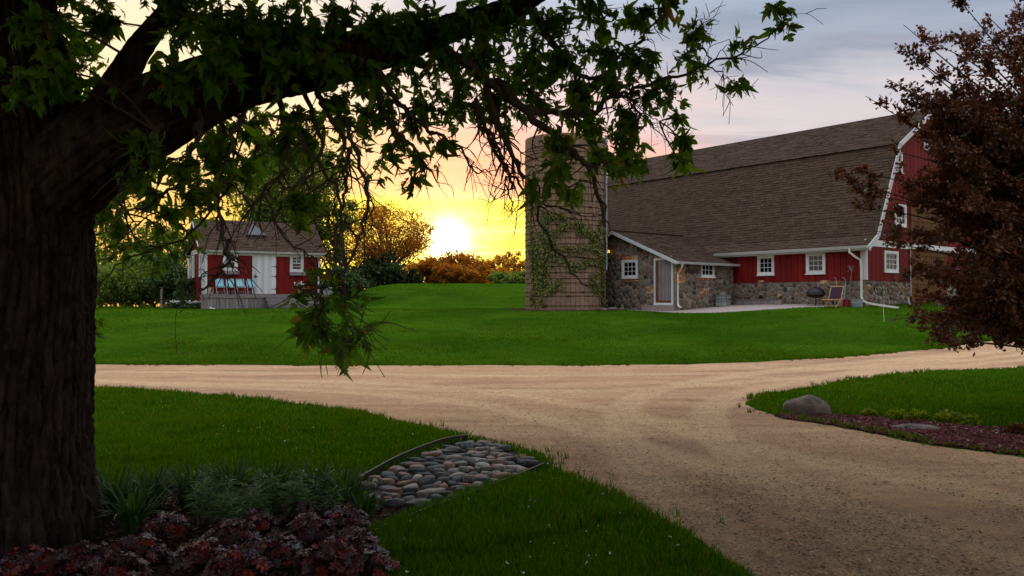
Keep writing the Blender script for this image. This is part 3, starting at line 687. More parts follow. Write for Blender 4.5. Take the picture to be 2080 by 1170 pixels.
for (xa, za), (xb, zb) in zip(PROF, PROF[1:]):
    d = Vector((xb - xa, 0, zb - za)); L = d.length; A = Vector((0, 1, 0)); O = Vector((xa, -0.35, za)); N = Vector((-d.z, 0, d.x)).normalized()
    v = [O, O + A * (BL + 0.7), O + A * (BL + 0.7) + d, O + d]; roof_me.add(v + [p - N * 0.07 for p in v], BOXF)
roof = roof_me.build('roof', M['shingle_base'], barn)
for k, ((xa, za), (xb, zb)) in enumerate(zip(PROF, PROF[1:])):
    if k > 3: continue
    if k < 3: O = (xa, -0.36, za); d = Vector((xb - xa, 0, zb - za))
    else: O = (xb, -0.36, zb); d = Vector((xa - xb, 0, za - zb))
    if k in (2, 3): e_ = d.normalized(); O = tuple(Vector(O) - e_ * 0.14 + Vector((-e_.z, 0, abs(e_.x))) * 0.035); d = d + e_ * 0.14   # upper courses overhang the break
    shingles(roof, O, (0, 1, 0), d, BL + 0.72, d.length + (0.02 if k != 1 else 0.06), rng, 'barnroof', cb if k == 1 else None)
G = Geo()
for s_ in (-1, 1): v = [Vector((5.95, -0.37, 9.29)), Vector((5.95, BL + 0.37, 9.29)), Vector((5.95 + s_ * 0.17, BL + 0.37, 9.19)), Vector((5.95 + s_ * 0.17, -0.37, 9.19))]; G.add(v + [p - Vector((0, 0, 0.03)) for p in v], BOXF)
G.build('ridge_cap', M['shingle'], barn)
def gutter(G, A, B, out, w=0.13, h=0.12):
    A = Vector(A); B = Vector(B); o = Vector(out).normalized(); pr = [(0, 0), (0, -h * 0.85), (w * 0.25, -h), (w * 0.7, -h), (w, -h * 0.3), (w + 0.012, 0), (w - 0.01, 0), (w * 0.66, -h * 0.85), (w * 0.25, -h * 0.85), (0.012, -h * 0.75), (0.012, 0)]
    V = [X + o * a + Vector((0, 0, b)) for X in (A, B) for a, b in pr]; n = len(pr)
    G.add(V, [(i, (i + 1) % n, n + (i + 1) % n, n + i) for i in range(n)])
    for k in (0, n):
        X = (A, B)[k > 0]; c = X + o * w * 0.5 + Vector((0, 0, -h * 0.4)); G.add(V[k:k + n] + [c], [(i, (i + 1) % n, n) for i in range(n)])
gl_y = lwx(1466)
G = Geo(); gutter(G, (-0.43, -0.38, 2.47), (-0.43, 7.5, 2.47), (-1, 0, 0)); bx(G, -0.43, -0.39, -0.34, BL + 0.3, 2.30, 2.43); G.build('gutter', M['white'], barn)
G = Geo(); bx(G, -0.40, 0.0, -0.30, BL, 2.28, 2.31); G.build('soffit', M['white'], barn)
G = Geo()
rtube(G, [(-0.50, 0.42, 2.38), (-0.50, 0.42, 2.22), (-0.32, 0.26, 2.02), (-0.12, 0.12, 1.88), (-0.10, 0.10, 1.5), (-0.10, 0.10, 0.28), (-0.11, 0.02, 0.12), (-0.10, -0.22, 0.02), (-0.05, -0.75, -0.07), (0.02, -1.45, -0.17)], 0.10, 0.085)
G.build('downspout', M['cream'], barn)

# ------------------------------------------------------------------ stone annex
K_w = blocal(-4.30, 6.74); AZ = 1.34
ann = thing('stone_annex', 'low fieldstone annex with a plank door and white rake boards beside the silo', 'annex', (K_w[0], K_w[1], AZ), B_RZ)
AW, AD = 7.56, 4.3; AE, AP = 2.25, 3.78
FA_g = Fr((0, 0, 0), (0, 1, 0), (-1, 0, 0)); FA_s = Fr((0, 0, 0), (1, 0, 0), (0, -1, 0))
def ax_(px): return along(px, K_w, (-0.634, 0.773))
def asx(px): return along(px, K_w, (0.773, 0.634))
def aw_(p0, p1, q0, q1):
    a1, a0 = ax_(p0), ax_(p1); Y = K_w[1] + 0.773 * (a0 + a1) / 2; return [a0, a1, hz(q1, Y, AZ), hz(q0, Y, AZ)]
w1 = aw_(1265, 1297, 528, 565); dr = aw_(1330, 1369, 528, 615)
a0, a1 = asx(1422), asx(1449); Ys = K_w[1] + 0.634 * (a0 + a1) / 2; w2 = [a0, a1, hz(563, Ys, AZ), AE - 0.10]
lint1 = (w1[0] - 0.0, w1[1] + 0.0, w1[3], w1[3] + 0.2); lint2 = (dr[0] + 0.1, dr[1], dr[3], dr[3] + 0.2)
G = Geo(); prism(G, FA_g, [(0, -0.7), (AW, -0.7), (AW, AE), (AW / 2, AP - 0.02), (0, AE)], -0.25, -0.005); ag = G.build('gable_wall', M['mortar'], ann)
sl_ = (AP - AE) / (AW / 2); nn = math.hypot(1, sl_)
pl = [(-sl_ / nn, 1 / nn, (AE - 0.05) / nn), (sl_ / nn, 1 / nn, (AE - 0.05 + sl_ * AW) / nn)]
patch = [(ax_(1328), ax_(1314), 0.72, 1.05)]
stones(ag, FA_g, 0.02, 5.4, -0.35, AP, 0.265, rng, planes=pl, rects=[w1, dr, lint1, lint2, (0.02, dr[0] - 0.01, 1.15, 1.85)] + patch, key='annex')
LEFT['annex2'] = 0
stones(ag, FA_g, 5.4, AW, -0.35, AP, 0.30, rng, planes=pl, key='annex2')
bricks(ag, FA_g, *lint1, rng, soldier=True); bricks(ag, FA_g, *lint2, rng, soldier=True)
bricks(ag, FA_g, w1[0] - 0.02, w1[1] + 0.02, w1[2] - 0.16, w1[2] - 0.02, rng)
bricks(ag, FA_g, *patch[0], rng, ragged=0.09); bricks(ag, FA_g, 0.02, dr[0] - 0.02, 1.16, 1.84, rng)
G = Geo(); pbox(G, FA_s, 0, AD, -0.7, AE, -0.25, -0.006); as_ = G.build('side_wall', M['mortar'], ann)
p1 = (0.02, asx(1392), 1.18, 1.86); p2 = (asx(1423), asx(1436), 0.62, 0.95)
stones(as_, FA_s, 0.02, AD - 0.02, -0.35, AE, 0.265, rng, rects=[w2, p1, p2, (w2[0], w2[1], w2[2] - 0.15, w2[2])], key='annex')
bricks(as_, FA_s, *p1, rng, ragged=0.14); bricks(as_, FA_s, *p2, rng, ragged=0.1); bricks(as_, FA_s, w2[0], w2[1], w2[2] - 0.14, w2[2] - 0.03, rng, soldier=True)
window(ann, FA_g, *w1, 3, 3, trim=0.10, c=0.03); window(ann, FA_s, *w2, 3, 2, trim=0.08, c=0.03)
# door
G = Geo(); c = 0.035; t_ = 0.10
pbox(G, FA_g, dr[0], dr[0] + t_, dr[2], dr[3], 0, 0.075); pbox(G, FA_g, dr[1] - t_, dr[1], dr[2], dr[3], 0, 0.075); pbox(G, FA_g, dr[0], dr[1], dr[3] - 0.01, dr[3] + t_ - 0.01, 0, 0.08); pbox(G, FA_g, dr[0], dr[1], dr[2] - 0.11, dr[2], 0, 0.09)
door = G.build('door', M['white'], ann)
boards(door, Fr((-0.0, 0, 0), (0, 1, 0), (-1, 0, 0)), dr[0] + t_ + 0.01, dr[1] - t_ - 0.16, dr[2] + 0.1, lambda a: dr[3] - 0.03, 0.115, [], M['greywood'], name='plank', th=0.045, gap=0.008)
G = Geo(); pbox(G, FA_g, dr[0] + t_, dr[1] - t_, dr[2], dr[3] - 0.01, 0.0, 0.012); pbox(G, FA_g, dr[1] - t_ - 0.15, dr[1] - t_, dr[2], dr[3] - 0.01, 0.012, 0.05); pbox(G, FA_g, dr[0] + t_, dr[1] - t_ - 0.15, dr[2], dr[2] + 0.10, 0.012, 0.05); G.build('door_frame', M['brownwood'], door)
G = Geo(); pbox(G, FA_g, dr[0] - 0.15, dr[1] + 0.35, -0.4, dr[2] - 0.115, 0.05, 0.55); G.build('door_step', M['patio'], ann)
# roof of the annex, running into the big roof
AU = Vector((0, AW / 2 + 0.32, AP - AE + 0.32 * sl_)); RL = AD + 1.6
for s_ in (0, 1):
    O = Vector((-0.32, -0.32 if s_ == 0 else AW + 0.32, AE - 0.32 * sl_ + 0.02)); d = Vector((0, AU.y * (1 if s_ == 0 else -1), AU.z)); A = Vector((1, 0, 0))
    N = A.cross(d).normalized(); N = N if N.z > 0 else -N
    def inside(a, s, O=O, d=d):  # stop where the big roof rises above
        p = O + Vector((1, 0, 0)) * a + d.normalized() * s; bxl = p.x - 4.30
        return bxl < -0.42 or p.z + AZ - BZ > (rooftop(bxl) - 0.05)
    R_ = Geo(); v = [O, O + A * RL, O + A * RL + d, O + d]; R_.add(v + [p - N * 0.06 for p in v], BOXF); ro = R_.build('roof', M['shingle_base'], ann)
    if s_ == 0: shingles(ro, O, (1, 0, 0), d, RL, d.length, rng, 'annroof', Vector((-8, -30, 0)), tri=inside)
    else: shingles(ro, O, (1, 0, 0), d, RL, d.length, rng, 'none', None, tri=inside)
G = Geo()
for s_ in (0, 1):
    d = Vector((0, AU.y * (1 if s_ == 0 else -1), AU.z)); O = Vector((-0.33, -0.32 if s_ == 0 else AW + 0.32, AE - 0.32 * sl_ + 0.02)); Z = Vector((0, -d.z, d.y)).normalized(); Z = Z if Z.z > 0 else -Z
    pbox(G, Fr(O, d, (-1, 0, 0), Z), -0.01, d.length + 0.02, -0.15, 0.0, 0, 0.03)
G.build('rake_board', M['white'], ann)
G = Geo(); gz = AE - 0.32 * sl_ + 0.02; gutter(G, (-0.36, -0.33, gz), (AD - 0.05, -0.33, gz), (0, -1, 0), 0.12, 0.11); G.build('gutter', M['white'], ann)
G = Geo(); rtube(G, [(-0.10, -0.40, gz - 0.1), (-0.10, -0.40, gz - 0.22), (-0.06, -0.22, gz - 0.42), (-0.04, -0.09, gz - 0.55), (-0.04, -0.09, 0.22), (-0.06, -0.16, 0.10), (-0.14, -0.34, 0.06)], 0.085, 0.075); G.build('downspout', M['cream'], ann)
G = Geo()
pts = [(-0.33 + i * 0.4, AW / 2, AP + 0.055) for i in range(15)]; rtube(G, pts, 0.24, 0.03); G.build('ridge_cap', M['shingle'], ann)
G = Geo(); bx(G, 0.2, AD, AW - 0.2, AW, -0.7, AE); G.build('rear_wall', M['mortar'], ann)
# wall lantern at the left of the gable
la = ax_(1243); lz = hz(513, K_w[1] + 0.773 * la, AZ)
ln = thing('wall_lantern', 'dark hanging lantern with a yellow glow on the annex gable by the silo', 'lantern', tuple(ann.matrix_world @ Vector((0, 0, 0))))
bpy.context.view_layer.update()
ln.matrix_world = ann.matrix_world.copy(); ln.location = ann.matrix_world @ FA_g.p(la, lz, 0.0)
G = Geo(); tube(G, [(0, 0, 0.62), (-0.22, 0, 0.66), (-0.24, 0, 0.42)], 0.012, 5); G.build('bracket', M['dark'], ln)
G = Geo(); lathe(G, [(0.0, 0.46), (0.05, 0.40), (0.19, 0.30), (0.19, 0.28), (0.02, 0.29)], 8, (-0.24, 0, 0))
for k in range(4): a = k * math.pi / 2 + 0.78; tube(G, [(-0.24 + 0.10 * math.cos(a), 0.10 * math.sin(a), 0.28), (-0.24 + 0.07 * math.cos(a), 0.07 * math.sin(a), -0.06)], 0.009, 4)
lathe(G, [(0.0, -0.12), (0.08, -0.06), (0.08, -0.04), (0, -0.04)], 8, (-0.24, 0, 0)); G.build('lantern_cage', M['dark'], ln)
G = Geo(); lathe(G, [(0.0, -0.035), (0.05, -0.01), (0.06, 0.05), (0.03, 0.12), (0, 0.13)], 10, (-0.24, 0, 0)); G.build('flame', M['lampglow'], ln)

# ------------------------------------------------------------------ silo
SZ = 1.27; SH = 8.3
silo = thing('silo', 'round open-topped concrete stave silo with rusty hoops and creeping ivy', 'silo', (SILO_C[0], SILO_C[1], SZ))
G = Geo(); lathe(G, [(SILO_R - 0.03, -0.5), (SILO_R - 0.03, SH - 0.02), (SILO_R - 0.10, SH - 0.02), (SILO_R - 0.10, 0.0)], 54); core = G.build('wall', M['stavejoint'], silo)
ns_ = 54; sl0 = 0.76; items = []
for i in range(ns_):
    z = -0.35 - (0.38 if i % 2 else 0.0)
    while z < SH:
        z1 = min(z + sl0, SH); 
        if z1 - max(z, -0.4) > 0.05:
            a0 = (i + 0.035) * 2 * math.pi / ns_; a1 = (i + 0.965) * 2 * math.pi / ns_; am = (a0 + a1) / 2; zz0 = max(z, -0.4) + 0.008; zz1 = z1 - 0.008
            items.append((math.sin(am), a0, a1, zz0, zz1, rng.uniform(-0.006, 0.006)))
        z = z1
items.sort(key=lambda t: t[0]); rest = Geo()
for k, (_, a0, a1, z0, z1, o_) in enumerate(items):
    r0, r1 = SILO_R - 0.06, SILO_R + o_; v = []
    for z in (z0, z1):
        for r, a in ((r0, a0), (r1, a0), (r1, a1), (r0, a1)): v.append((r * math.cos(a), r * math.sin(a), z))
    if k < 300: G = Geo(); G.add(v, BOXF); G.build('stave', M['stave'], core)
    else: rest.add(v, BOXF)
rest.build('stave', M['stave'], core, kind='stuff')
for py in (292, 306, 316, 331, 348, 364, 378, 392, 406, 419, 432, 445, 455, 470, 483, 495, 507, 523, 541, 553, 565, 574, 593, 601, 621):
    z = EYE + (HOR - py) / FPX * (SILO_C[1] - SILO_R) - SZ + rng.uniform(-0.01, 0.01)
    G = Geo(); tube(G, [((SILO_R + 0.018) * math.cos(a), (SILO_R + 0.018) * math.sin(a), z) for a in np.linspace(0, 2 * math.pi, 55)], 0.015, 5, cap=False)
    a = -math.pi / 2 + rng.uniform(-0.9, 0.9); tube(G, [((SILO_R + 0.04) * math.cos(a - 0.04), (SILO_R + 0.04) * math.sin(a - 0.04), z), ((SILO_R + 0.04) * math.cos(a + 0.04), (SILO_R + 0.04) * math.sin(a + 0.04), z)], 0.03, 5)
    G.build('hoop', M['rust'], silo)
G = Geo(); a = math.radians(-22)
rtube(G, [((SILO_R + 0.09) * math.cos(a), (SILO_R + 0.09) * math.sin(a), z) for z in (1.9, 5, SH + 0.1)], 0.10, 0.08); G.build('fill_pipe', M['galv'], silo)

# ------------------------------------------------------------------ garden shed
SG = 1.22; S_O = (-15.81, 43.0); S_RZ = math.radians(30)
shed = thing('garden_shed', 'small red and white garden shed with a shingle roof and a raised deck', 'shed', (S_O[0], S_O[1], SG), S_RZ)
ud = (math.cos(S_RZ), math.sin(S_RZ)); vd = (-math.sin(S_RZ), math.cos(S_RZ))
SW, SDp, DZ = 6.05, 4.0, 0.83; SE = 3.20; SR = 4.83
FS_f = Fr((0, 0, 0), (1, 0, 0), (0, -1, 0)); FS_l = Fr((0, SDp, 0), (0, -1, 0), (-1, 0, 0))
def sx(px): return along(px, S_O, ud)
def sw_(p0, p1, q0, q1):
    a0, a1 = sx(p0), sx(p1); Y = S_O[1] + 0.5 * (a0 + a1) / 2; return (a0, a1, hz(q1, Y, SG) + 0.0, hz(q0, Y, SG))
s1 = list(sw_(452, 482, 513, 550)); s2 = list(sw_(588, 616, 513, 549)); s2[2] = s1[2]; s2[3] = s1[3]; sd = [sx(512), sx(560), DZ, s1[3] - 0.02]
G = Geo(); pbox(G, FS_f, 0, SW, 0.0, SE, -0.1, 0); sfw = G.build('front_wall', M['red'], shed)
TB = s1[3] - 0.13
boards(sfw, FS_f, 0.14, SW - 0.14, DZ, lambda a: TB, 0.30, [s1, s2, sd], M['red'], th=0.018, gap=0.010)
G = Geo(); pbox(G, FS_f, 0, SW, TB, SE, 0, 0.035); pbox(G, FS_f, -0.03, 0.13, 0.1, TB, 0, 0.04); pbox(G, FS_f, SW - 0.13, SW + 0.03, 0.1, TB, 0, 0.04); G.build('trim', M['white'], shed)
for w_ in (s1, s2): window(shed, FS_f, *w_, 2, 2, trim=0.12, split=(1, 1) if w_ is s1 else (1, 2), sill=False)
for w_ in (s1, s2):
    G = Geo(); pbox(G, FS_f, w_[0] - 0.02, w_[1] + 0.06, w_[2] - 0.19, w_[2] - 0.005, 0.02, 0.22); G.build('window_box', M['greywood'], shed)
G = Geo(); pbox(G, FS_f, sd[0], sd[1], sd[2] + 0.02, sd[3], 0.0, 0.05); sdo = G.build('door', M['white'], shed)
boards(sdo, Fr((0, -0.05, 0), (1, 0, 0), (0, -1, 0)), sd[0] + 0.06, sd[1] - 0.05, sd[2] + 0.05, lambda a: sd[3] - 0.04, 0.2, [], M['white'], name='panel', th=0.003, gap=0.003)
for b in (0.28, 0.95, 1.48):
    G = Geo(); pbox(G, FS_f, sd[1] - 0.24, sd[1] - 0.02, sd[2] + b, sd[2] + b + 0.02, 0.054, 0.075); pbox(G, FS_f, sd[1] - 0.03, sd[1] + 0.005, sd[2] + b - 0.04, sd[2] + b + 0.06, 0.05, 0.078); G.build('hinge', M['dark'], sdo)
G = Geo(); pbox(G, FS_f, sd[0] + 0.05, sd[0] + 0.28, sd[2] + 0.93, sd[2] + 0.965, 0.062, 0.085); pbox(G, FS_f, sd[0] + 0.12, sd[0] + 0.17, sd[2] + 0.86, sd[2] + 1.03, 0.062, 0.09); G.build('latch', M['dark'], sdo)
# left gable wall
G = Geo(); prism(G, FS_l, [(0, 0), (SDp, 0), (SDp, SE), (SDp / 2, SR - 0.1), (0, SE)], -0.1, 0); slw = G.build('side_wall', M['red'], shed)
wl1 = (0.55, 1.15, 1.75, 2.95); wl2 = (2.75, 3.45, 1.75, 2.95)
boards(slw, FS_l, 0.1, SDp - 0.1, 0.1, lambda a: min(3.0, 9), 0.30, [wl1, wl2], M['red'])
boards(slw, FS_l, 0.1, SDp - 0.1, 3.25, lambda a: SR - 0.12 - abs(a - SDp / 2) * (SR - SE) / (SDp / 2), 0.30, [], M['red'])
for w_ in (wl1, wl2): window(shed, FS_l, *w_, 1, 2, trim=0.09)
G = Geo(); pbox(G, FS_l, 0, SDp, 3.0, 3.24, 0, 0.04); pbox(G, FS_l, SDp - 0.14, SDp + 0.04, 0.1, 3.0, 0, 0.045); pbox(G, FS_l, -0.02, 0.14, 0.1, 3.0, 0, 0.045); G.build('trim', M['white'], shed)
G = Geo(); bx(G, SW - 0.1, SW, 0.1, SDp, 0, SE); bx(G, 0.1, SW, SDp - 0.1, SDp, 0, SE); prism(G, Fr((SW, 0, 0), (0, 1, 0), (1, 0, 0)), [(0, SE), (SDp, SE), (SDp / 2, SR - 0.1)], -0.1, 0); G.build('rear_wall', M['red'], shed)
OV = 0.20; slp = (SR - SE) / (SDp / 2); RLn = SW + 2 * 0.28
for s_ in (0, 1):
    O = Vector((-0.28, -OV if s_ == 0 else SDp + OV, SE - OV * slp + 0.05)); d = Vector((0, (SDp / 2 + OV) * (1 if s_ == 0 else -1), (SDp / 2 + OV) * slp)); A = Vector((1, 0, 0)); N = A.cross(d).normalized(); N = N if N.z > 0 else -N
    R_ = Geo(); v = [O, O + A * RLn, O + A * RLn + d, O + d]; R_.add(v + [p - N * 0.06 for p in v], BOXF); ro = R_.build('roof', M['shingle_base'], shed)
    shingles(ro, O, A, d, RLn, d.length, rng, 'shedroof', Vector((3, -40, 0)) if s_ == 0 else None)
G = Geo()
for e in (-0.29, RLn - 0.29):
    for s_ in (0, 1):
        d = Vector((0, (SDp / 2 + OV) * (1 if s_ == 0 else -1), (SDp / 2 + OV) * slp)); O = Vector((e, -OV if s_ == 0 else SDp + OV, SE - OV * slp + 0.05)); Z = Vector((0, -d.z, d.y)).normalized(); Z = Z if Z.z > 0 else -Z
        pbox(G, Fr(O, d, (-1, 0, 0), Z), 0, d.length, -0.15, 0.0, 0, 0.03)
G.build('rake_board', M['white'], shed)
G = Geo(); gutter(G, (-0.3, -OV - 0.01, SE - OV * slp + 0.05), (SW + 0.3, -OV - 0.01, SE - OV * slp + 0.05), (0, -1, 0), 0.11, 0.09); gutter(G, (-0.3, SDp + OV + 0.01, SE - OV * slp + 0.05), (SW + 0.3, SDp + OV + 0.01, SE - OV * slp + 0.05), (0, 1, 0), 0.12, 0.12); G.build('gutter', M['white'], shed)
G = Geo(); rtube(G, [(-0.15, -0.42, 2.85), (-0.12, -0.40, 2.75), (-0.10, -0.14, 2.5), (-0.10, -0.12, 1.0), (-0.10, -0.12, 0.35), (-0.05, -0.4, 0.2), (0.0, -1.75, 0.12), (0.25, -2.2, 0.0)], 0.09, 0.07); G.build('downspout', M['white'], shed)
G = Geo(); rtube(G, [(-0.10, SDp + 0.4, 2.85), (-0.12, SDp + 0.1, 2.5), (-0.12, SDp + 0.05, 0.2)], 0.09, 0.07); G.build('downspout', M['white'], shed)
# metal star-like triangle on the roof
ta = sx(527); tb0, tb1 = hz(478, 44.2, SG), hz(454, 44.9, SG)
O = Vector((0, -OV, SE - OV * slp + 0.05)); d = Vector((0, SDp / 2 + OV, (SDp / 2 + OV) * slp)).normalized(); N = Vector((0, -d.z, d.y))
FR = Fr(O, (1, 0, 0), N, d); s0 = (tb0 - O.z) / d.z; s1_ = (tb1 - O.z) / d.z
G = Geo(); prism(G, FR, [(ta - 0.50, s0), (ta + 0.50, s0), (ta, s1_)], 0.05, 0.13); tv = G.build('roof_ornament', M['dullmetal'], shed)
G = Geo(); prism(G, FR, [(ta - 0.56, s0 - 0.03), (ta + 0.56, s0 - 0.03), (ta + 0.56, s0 + 0.02), (ta - 0.56, s0 + 0.02)], 0.04, 0.15); G.build('ornament_rim', M['dullmetal'], tv)
# deck
D0, D1, DY = -0.18, SW + 0.35, -1.62
deck = Geo(); bx(deck, D0 + 0.06, D1 - 0.06, DY + 0.05, -0.06, 0.0, DZ - 0.06); dk = deck.build('deck', M['shingle_base'], shed)
y = DY
while y < -0.08:
    G = Geo(); bx(G, D0, D1, y + 0.005, min(y + 0.135, -0.05), DZ - 0.04, DZ); G.build('deck_board', M['deckwood'], dk); y += 0.14
G = Geo(); bx(G, D0, D1, DY - 0.035, DY, DZ - 0.20, DZ - 0.045); bx(G, D0 - 0.035, D0, DY - 0.035, -0.05, DZ - 0.20, DZ - 0.045); bx(G, D1, D1 + 0.035, DY - 0.035, -0.05, DZ - 0.20, DZ - 0.045); G.build('rim_joist', M['deckwood'], dk)
stp = (sx(522), sx(522) + 1.45)
FD = Fr((0, DY + 0.03, 0), (1, 0, 0), (0, -1, 0)); boards(dk, FD, D0, D1, -0.15, lambda a: DZ - 0.205, 0.155, [], M['greywood'], name='skirt_board', th=0.02, gap=0.008)
boards(dk, Fr((D0 + 0.03, 0, 0), (0, -1, 0), (-1, 0, 0)), 0.05, -DY, -0.15, lambda a: DZ - 0.205, 0.155, [], M['greywood'], name='skirt_board', th=0.02, gap=0.008)
boards(dk, Fr((D1 - 0.03, 0, 0), (0, -1, 0), (1, 0, 0)), 0.05, -DY, -0.15, lambda a: DZ - 0.205, 0.155, [], M['greywood'], name='skirt_board', th=0.02, gap=0.008)
for k in range(4):
    z1 = DZ - 0.17 * (k + 1) + 0.02; y1 = DY - 0.04 - 0.28 * (k)
    G = Geo(); bx(G, stp[0] - 0.03, stp[1] + 0.03, y1 - 0.30, y1, z1 - 0.04, z1); st_ = G.build('step', M['deckwood'], dk)
    G = Geo(); bx(G, stp[0], stp[1], y1 - 0.28, y1 - 0.25, z1 - 0.20, z1 - 0.04); G.build('riser', M['greywood'], st_) if False else G.build('riser', M['greywood'], dk)
# ------------------------------------------------------------------ far white-roofed building, far right behind the crabapple
q = P(1995, 590, 56); ob = thing('outbuilding', 'low outbuilding with a pale metal roof seen through the crabapple right of the barn', 'outbuilding', (q.x, q.y, float(H(q.x, q.y)) - 0.2), 0.35)
G = Geo(); bx(G, -2, 8, 0, 5, 0, 2.9); obw = G.build('wall', M['greywood'], ob)
boards(obw, Fr((0, 0, 0), (1, 0, 0), (0, -1, 0)), -2, 8, 0, lambda a: 2.85, 0.4, [], M['greywood'])
G = Geo(); v = [Vector(p) for p in [(-2.4, -0.6, 2.75), (8.4, -0.6, 2.75), (8.4, 2.6, 4.3), (-2.4, 2.6, 4.3)]]; G.add(v + [p - Vector((0, 0, 0.06)) for p in v], BOXF); v = [Vector(p) for p in [(-2.4, 5.6, 2.75), (8.4, 5.6, 2.75), (8.4, 2.6, 4.3), (-2.4, 2.6, 4.3)]]; G.add(v + [p - Vector((0, 0, 0.06)) for p in v], BOXF); r_ = G.build('roof', M['white'], ob)
for k in range(18):
    G = Geo(); rtube(G, [(-2.2 + k * 0.6, -0.6, 2.77), (-2.2 + k * 0.6, 2.6, 4.32)], 0.04, 0.05); G.build('seam', M['white'], r_)
# ================================================================== plants
def leaf_tpl(leaflets, length, wid, bend=0.12):
    """compound leaf, base at origin, pointing +x"""
    V = []; F = []
    def leaflet(o, ang_, L, Wd):
        c, s_ = math.cos(ang_), math.sin(ang_); b = len(V)
        pts = [(0, 0, 0), (.3, 0, -.02), (.65, 0, -.02 - bend * .5), (1, 0, -bend * 1.6), (.12, .34, .02), (.36, .52, .03), (.74, .31, -.02 - bend * .5), (.12, -.34, .02), (.36, -.52, .03), (.74, -.31, -.02 - bend * .5)]
        for x, y, z in pts: x *= L; y *= Wd; z *= L; V.append((o[0] + x * c - y * s_, o[1] + x * s_ + y * c, o[2] + z))
        for f in [(0, 1, 4, 4), (4, 1, 5, 5), (5, 1, 2, 6), (6, 2, 3, 3), (0, 7, 1, 1), (7, 8, 1, 1), (8, 9, 2, 1), (9, 3, 2, 2)]: F.append([b + k for k in f])
    pet = length * 0.75
    for (t, a_, sc) in leaflets: leaflet((pet * t, 0, 0), a_, length * sc, wid * sc)
    V += [(0, 0.004, 0), (0, -0.004, 0), (pet, -0.003, 0), (pet, 0.003, 0)]; b = len(V); F.append([b - 4, b - 3, b - 2, b - 1])
    V = np.array(V); V[:, 2] -= 0.35 * (V[:, 0] ** 2) / max(length, 1e-6) * bend * 4
    return V, np.array(F)
TPL = [leaf_tpl([(1, 0, 1), (.55, .9, .85), (.55, -.95, .9)], 0.088, 0.056, 0.22), leaf_tpl([(1, 0.1, 1), (.62, 1.0, .8), (.62, -.9, .9), (.2, 1.2, .7), (.2, -1.1, .75)], 0.080, 0.050, 0.30), leaf_tpl([(1, 0, 1.1), (.6, .95, .9), (.55, -.9, .7)], 0.092, 0.060, 0.36)]
def frames(D, rng, upb=0.6):
    """rotation matrices with x along D, z mostly up"""
    D = D / (np.linalg.norm(D, axis=1)[:, None] + 1e-9)
    r = rng.normal(size=D.shape); r[:, 2] += upb * 2
    z = r - D * (r * D).sum(1)[:, None]; z /= np.linalg.norm(z, axis=1)[:, None] + 1e-9
    y = np.cross(z, D); return np.stack([D, y, z], -1)
def scatter(G, tpl, Pp, R, sc, mi=0):
    V, F = tpl; n = len(Pp)
    if n == 0: return
    VV = np.einsum('nij,kj->nki', R, V) * np.asarray(sc)[:, None, None] + Pp[:, None, :]
    FF = F[None] + (np.arange(n) * len(V))[:, None, None]
    FF = FF.reshape(-1, 4); tri = FF[:, 2] == FF[:, 3]; VV = VV.reshape(-1, 3)
    base = G.n; G.V.append(VV); G.n += len(VV)
    if tri.any(): G.F.setdefault(3, []).append((FF[tri][:, :3] + base, mi))
    if (~tri).any(): G.F.setdefault(4, []).append((FF[~tri] + base, mi))
CARD = (np.array([(0, 0, 0), (.5, .32, .06), (1, 0, -.08), (.5, -.32, .06)]), np.array([(0, 1, 2, 3)]))
ROUNDL = (np.array([(0, 0, 0), (.35, .45, .05), (.8, .35, 0), (1, 0, -.08), (.8, -.35, 0), (.35, -.45, .05)]), np.array([(0, 1, 2, 3), (0, 3, 4, 5)]))

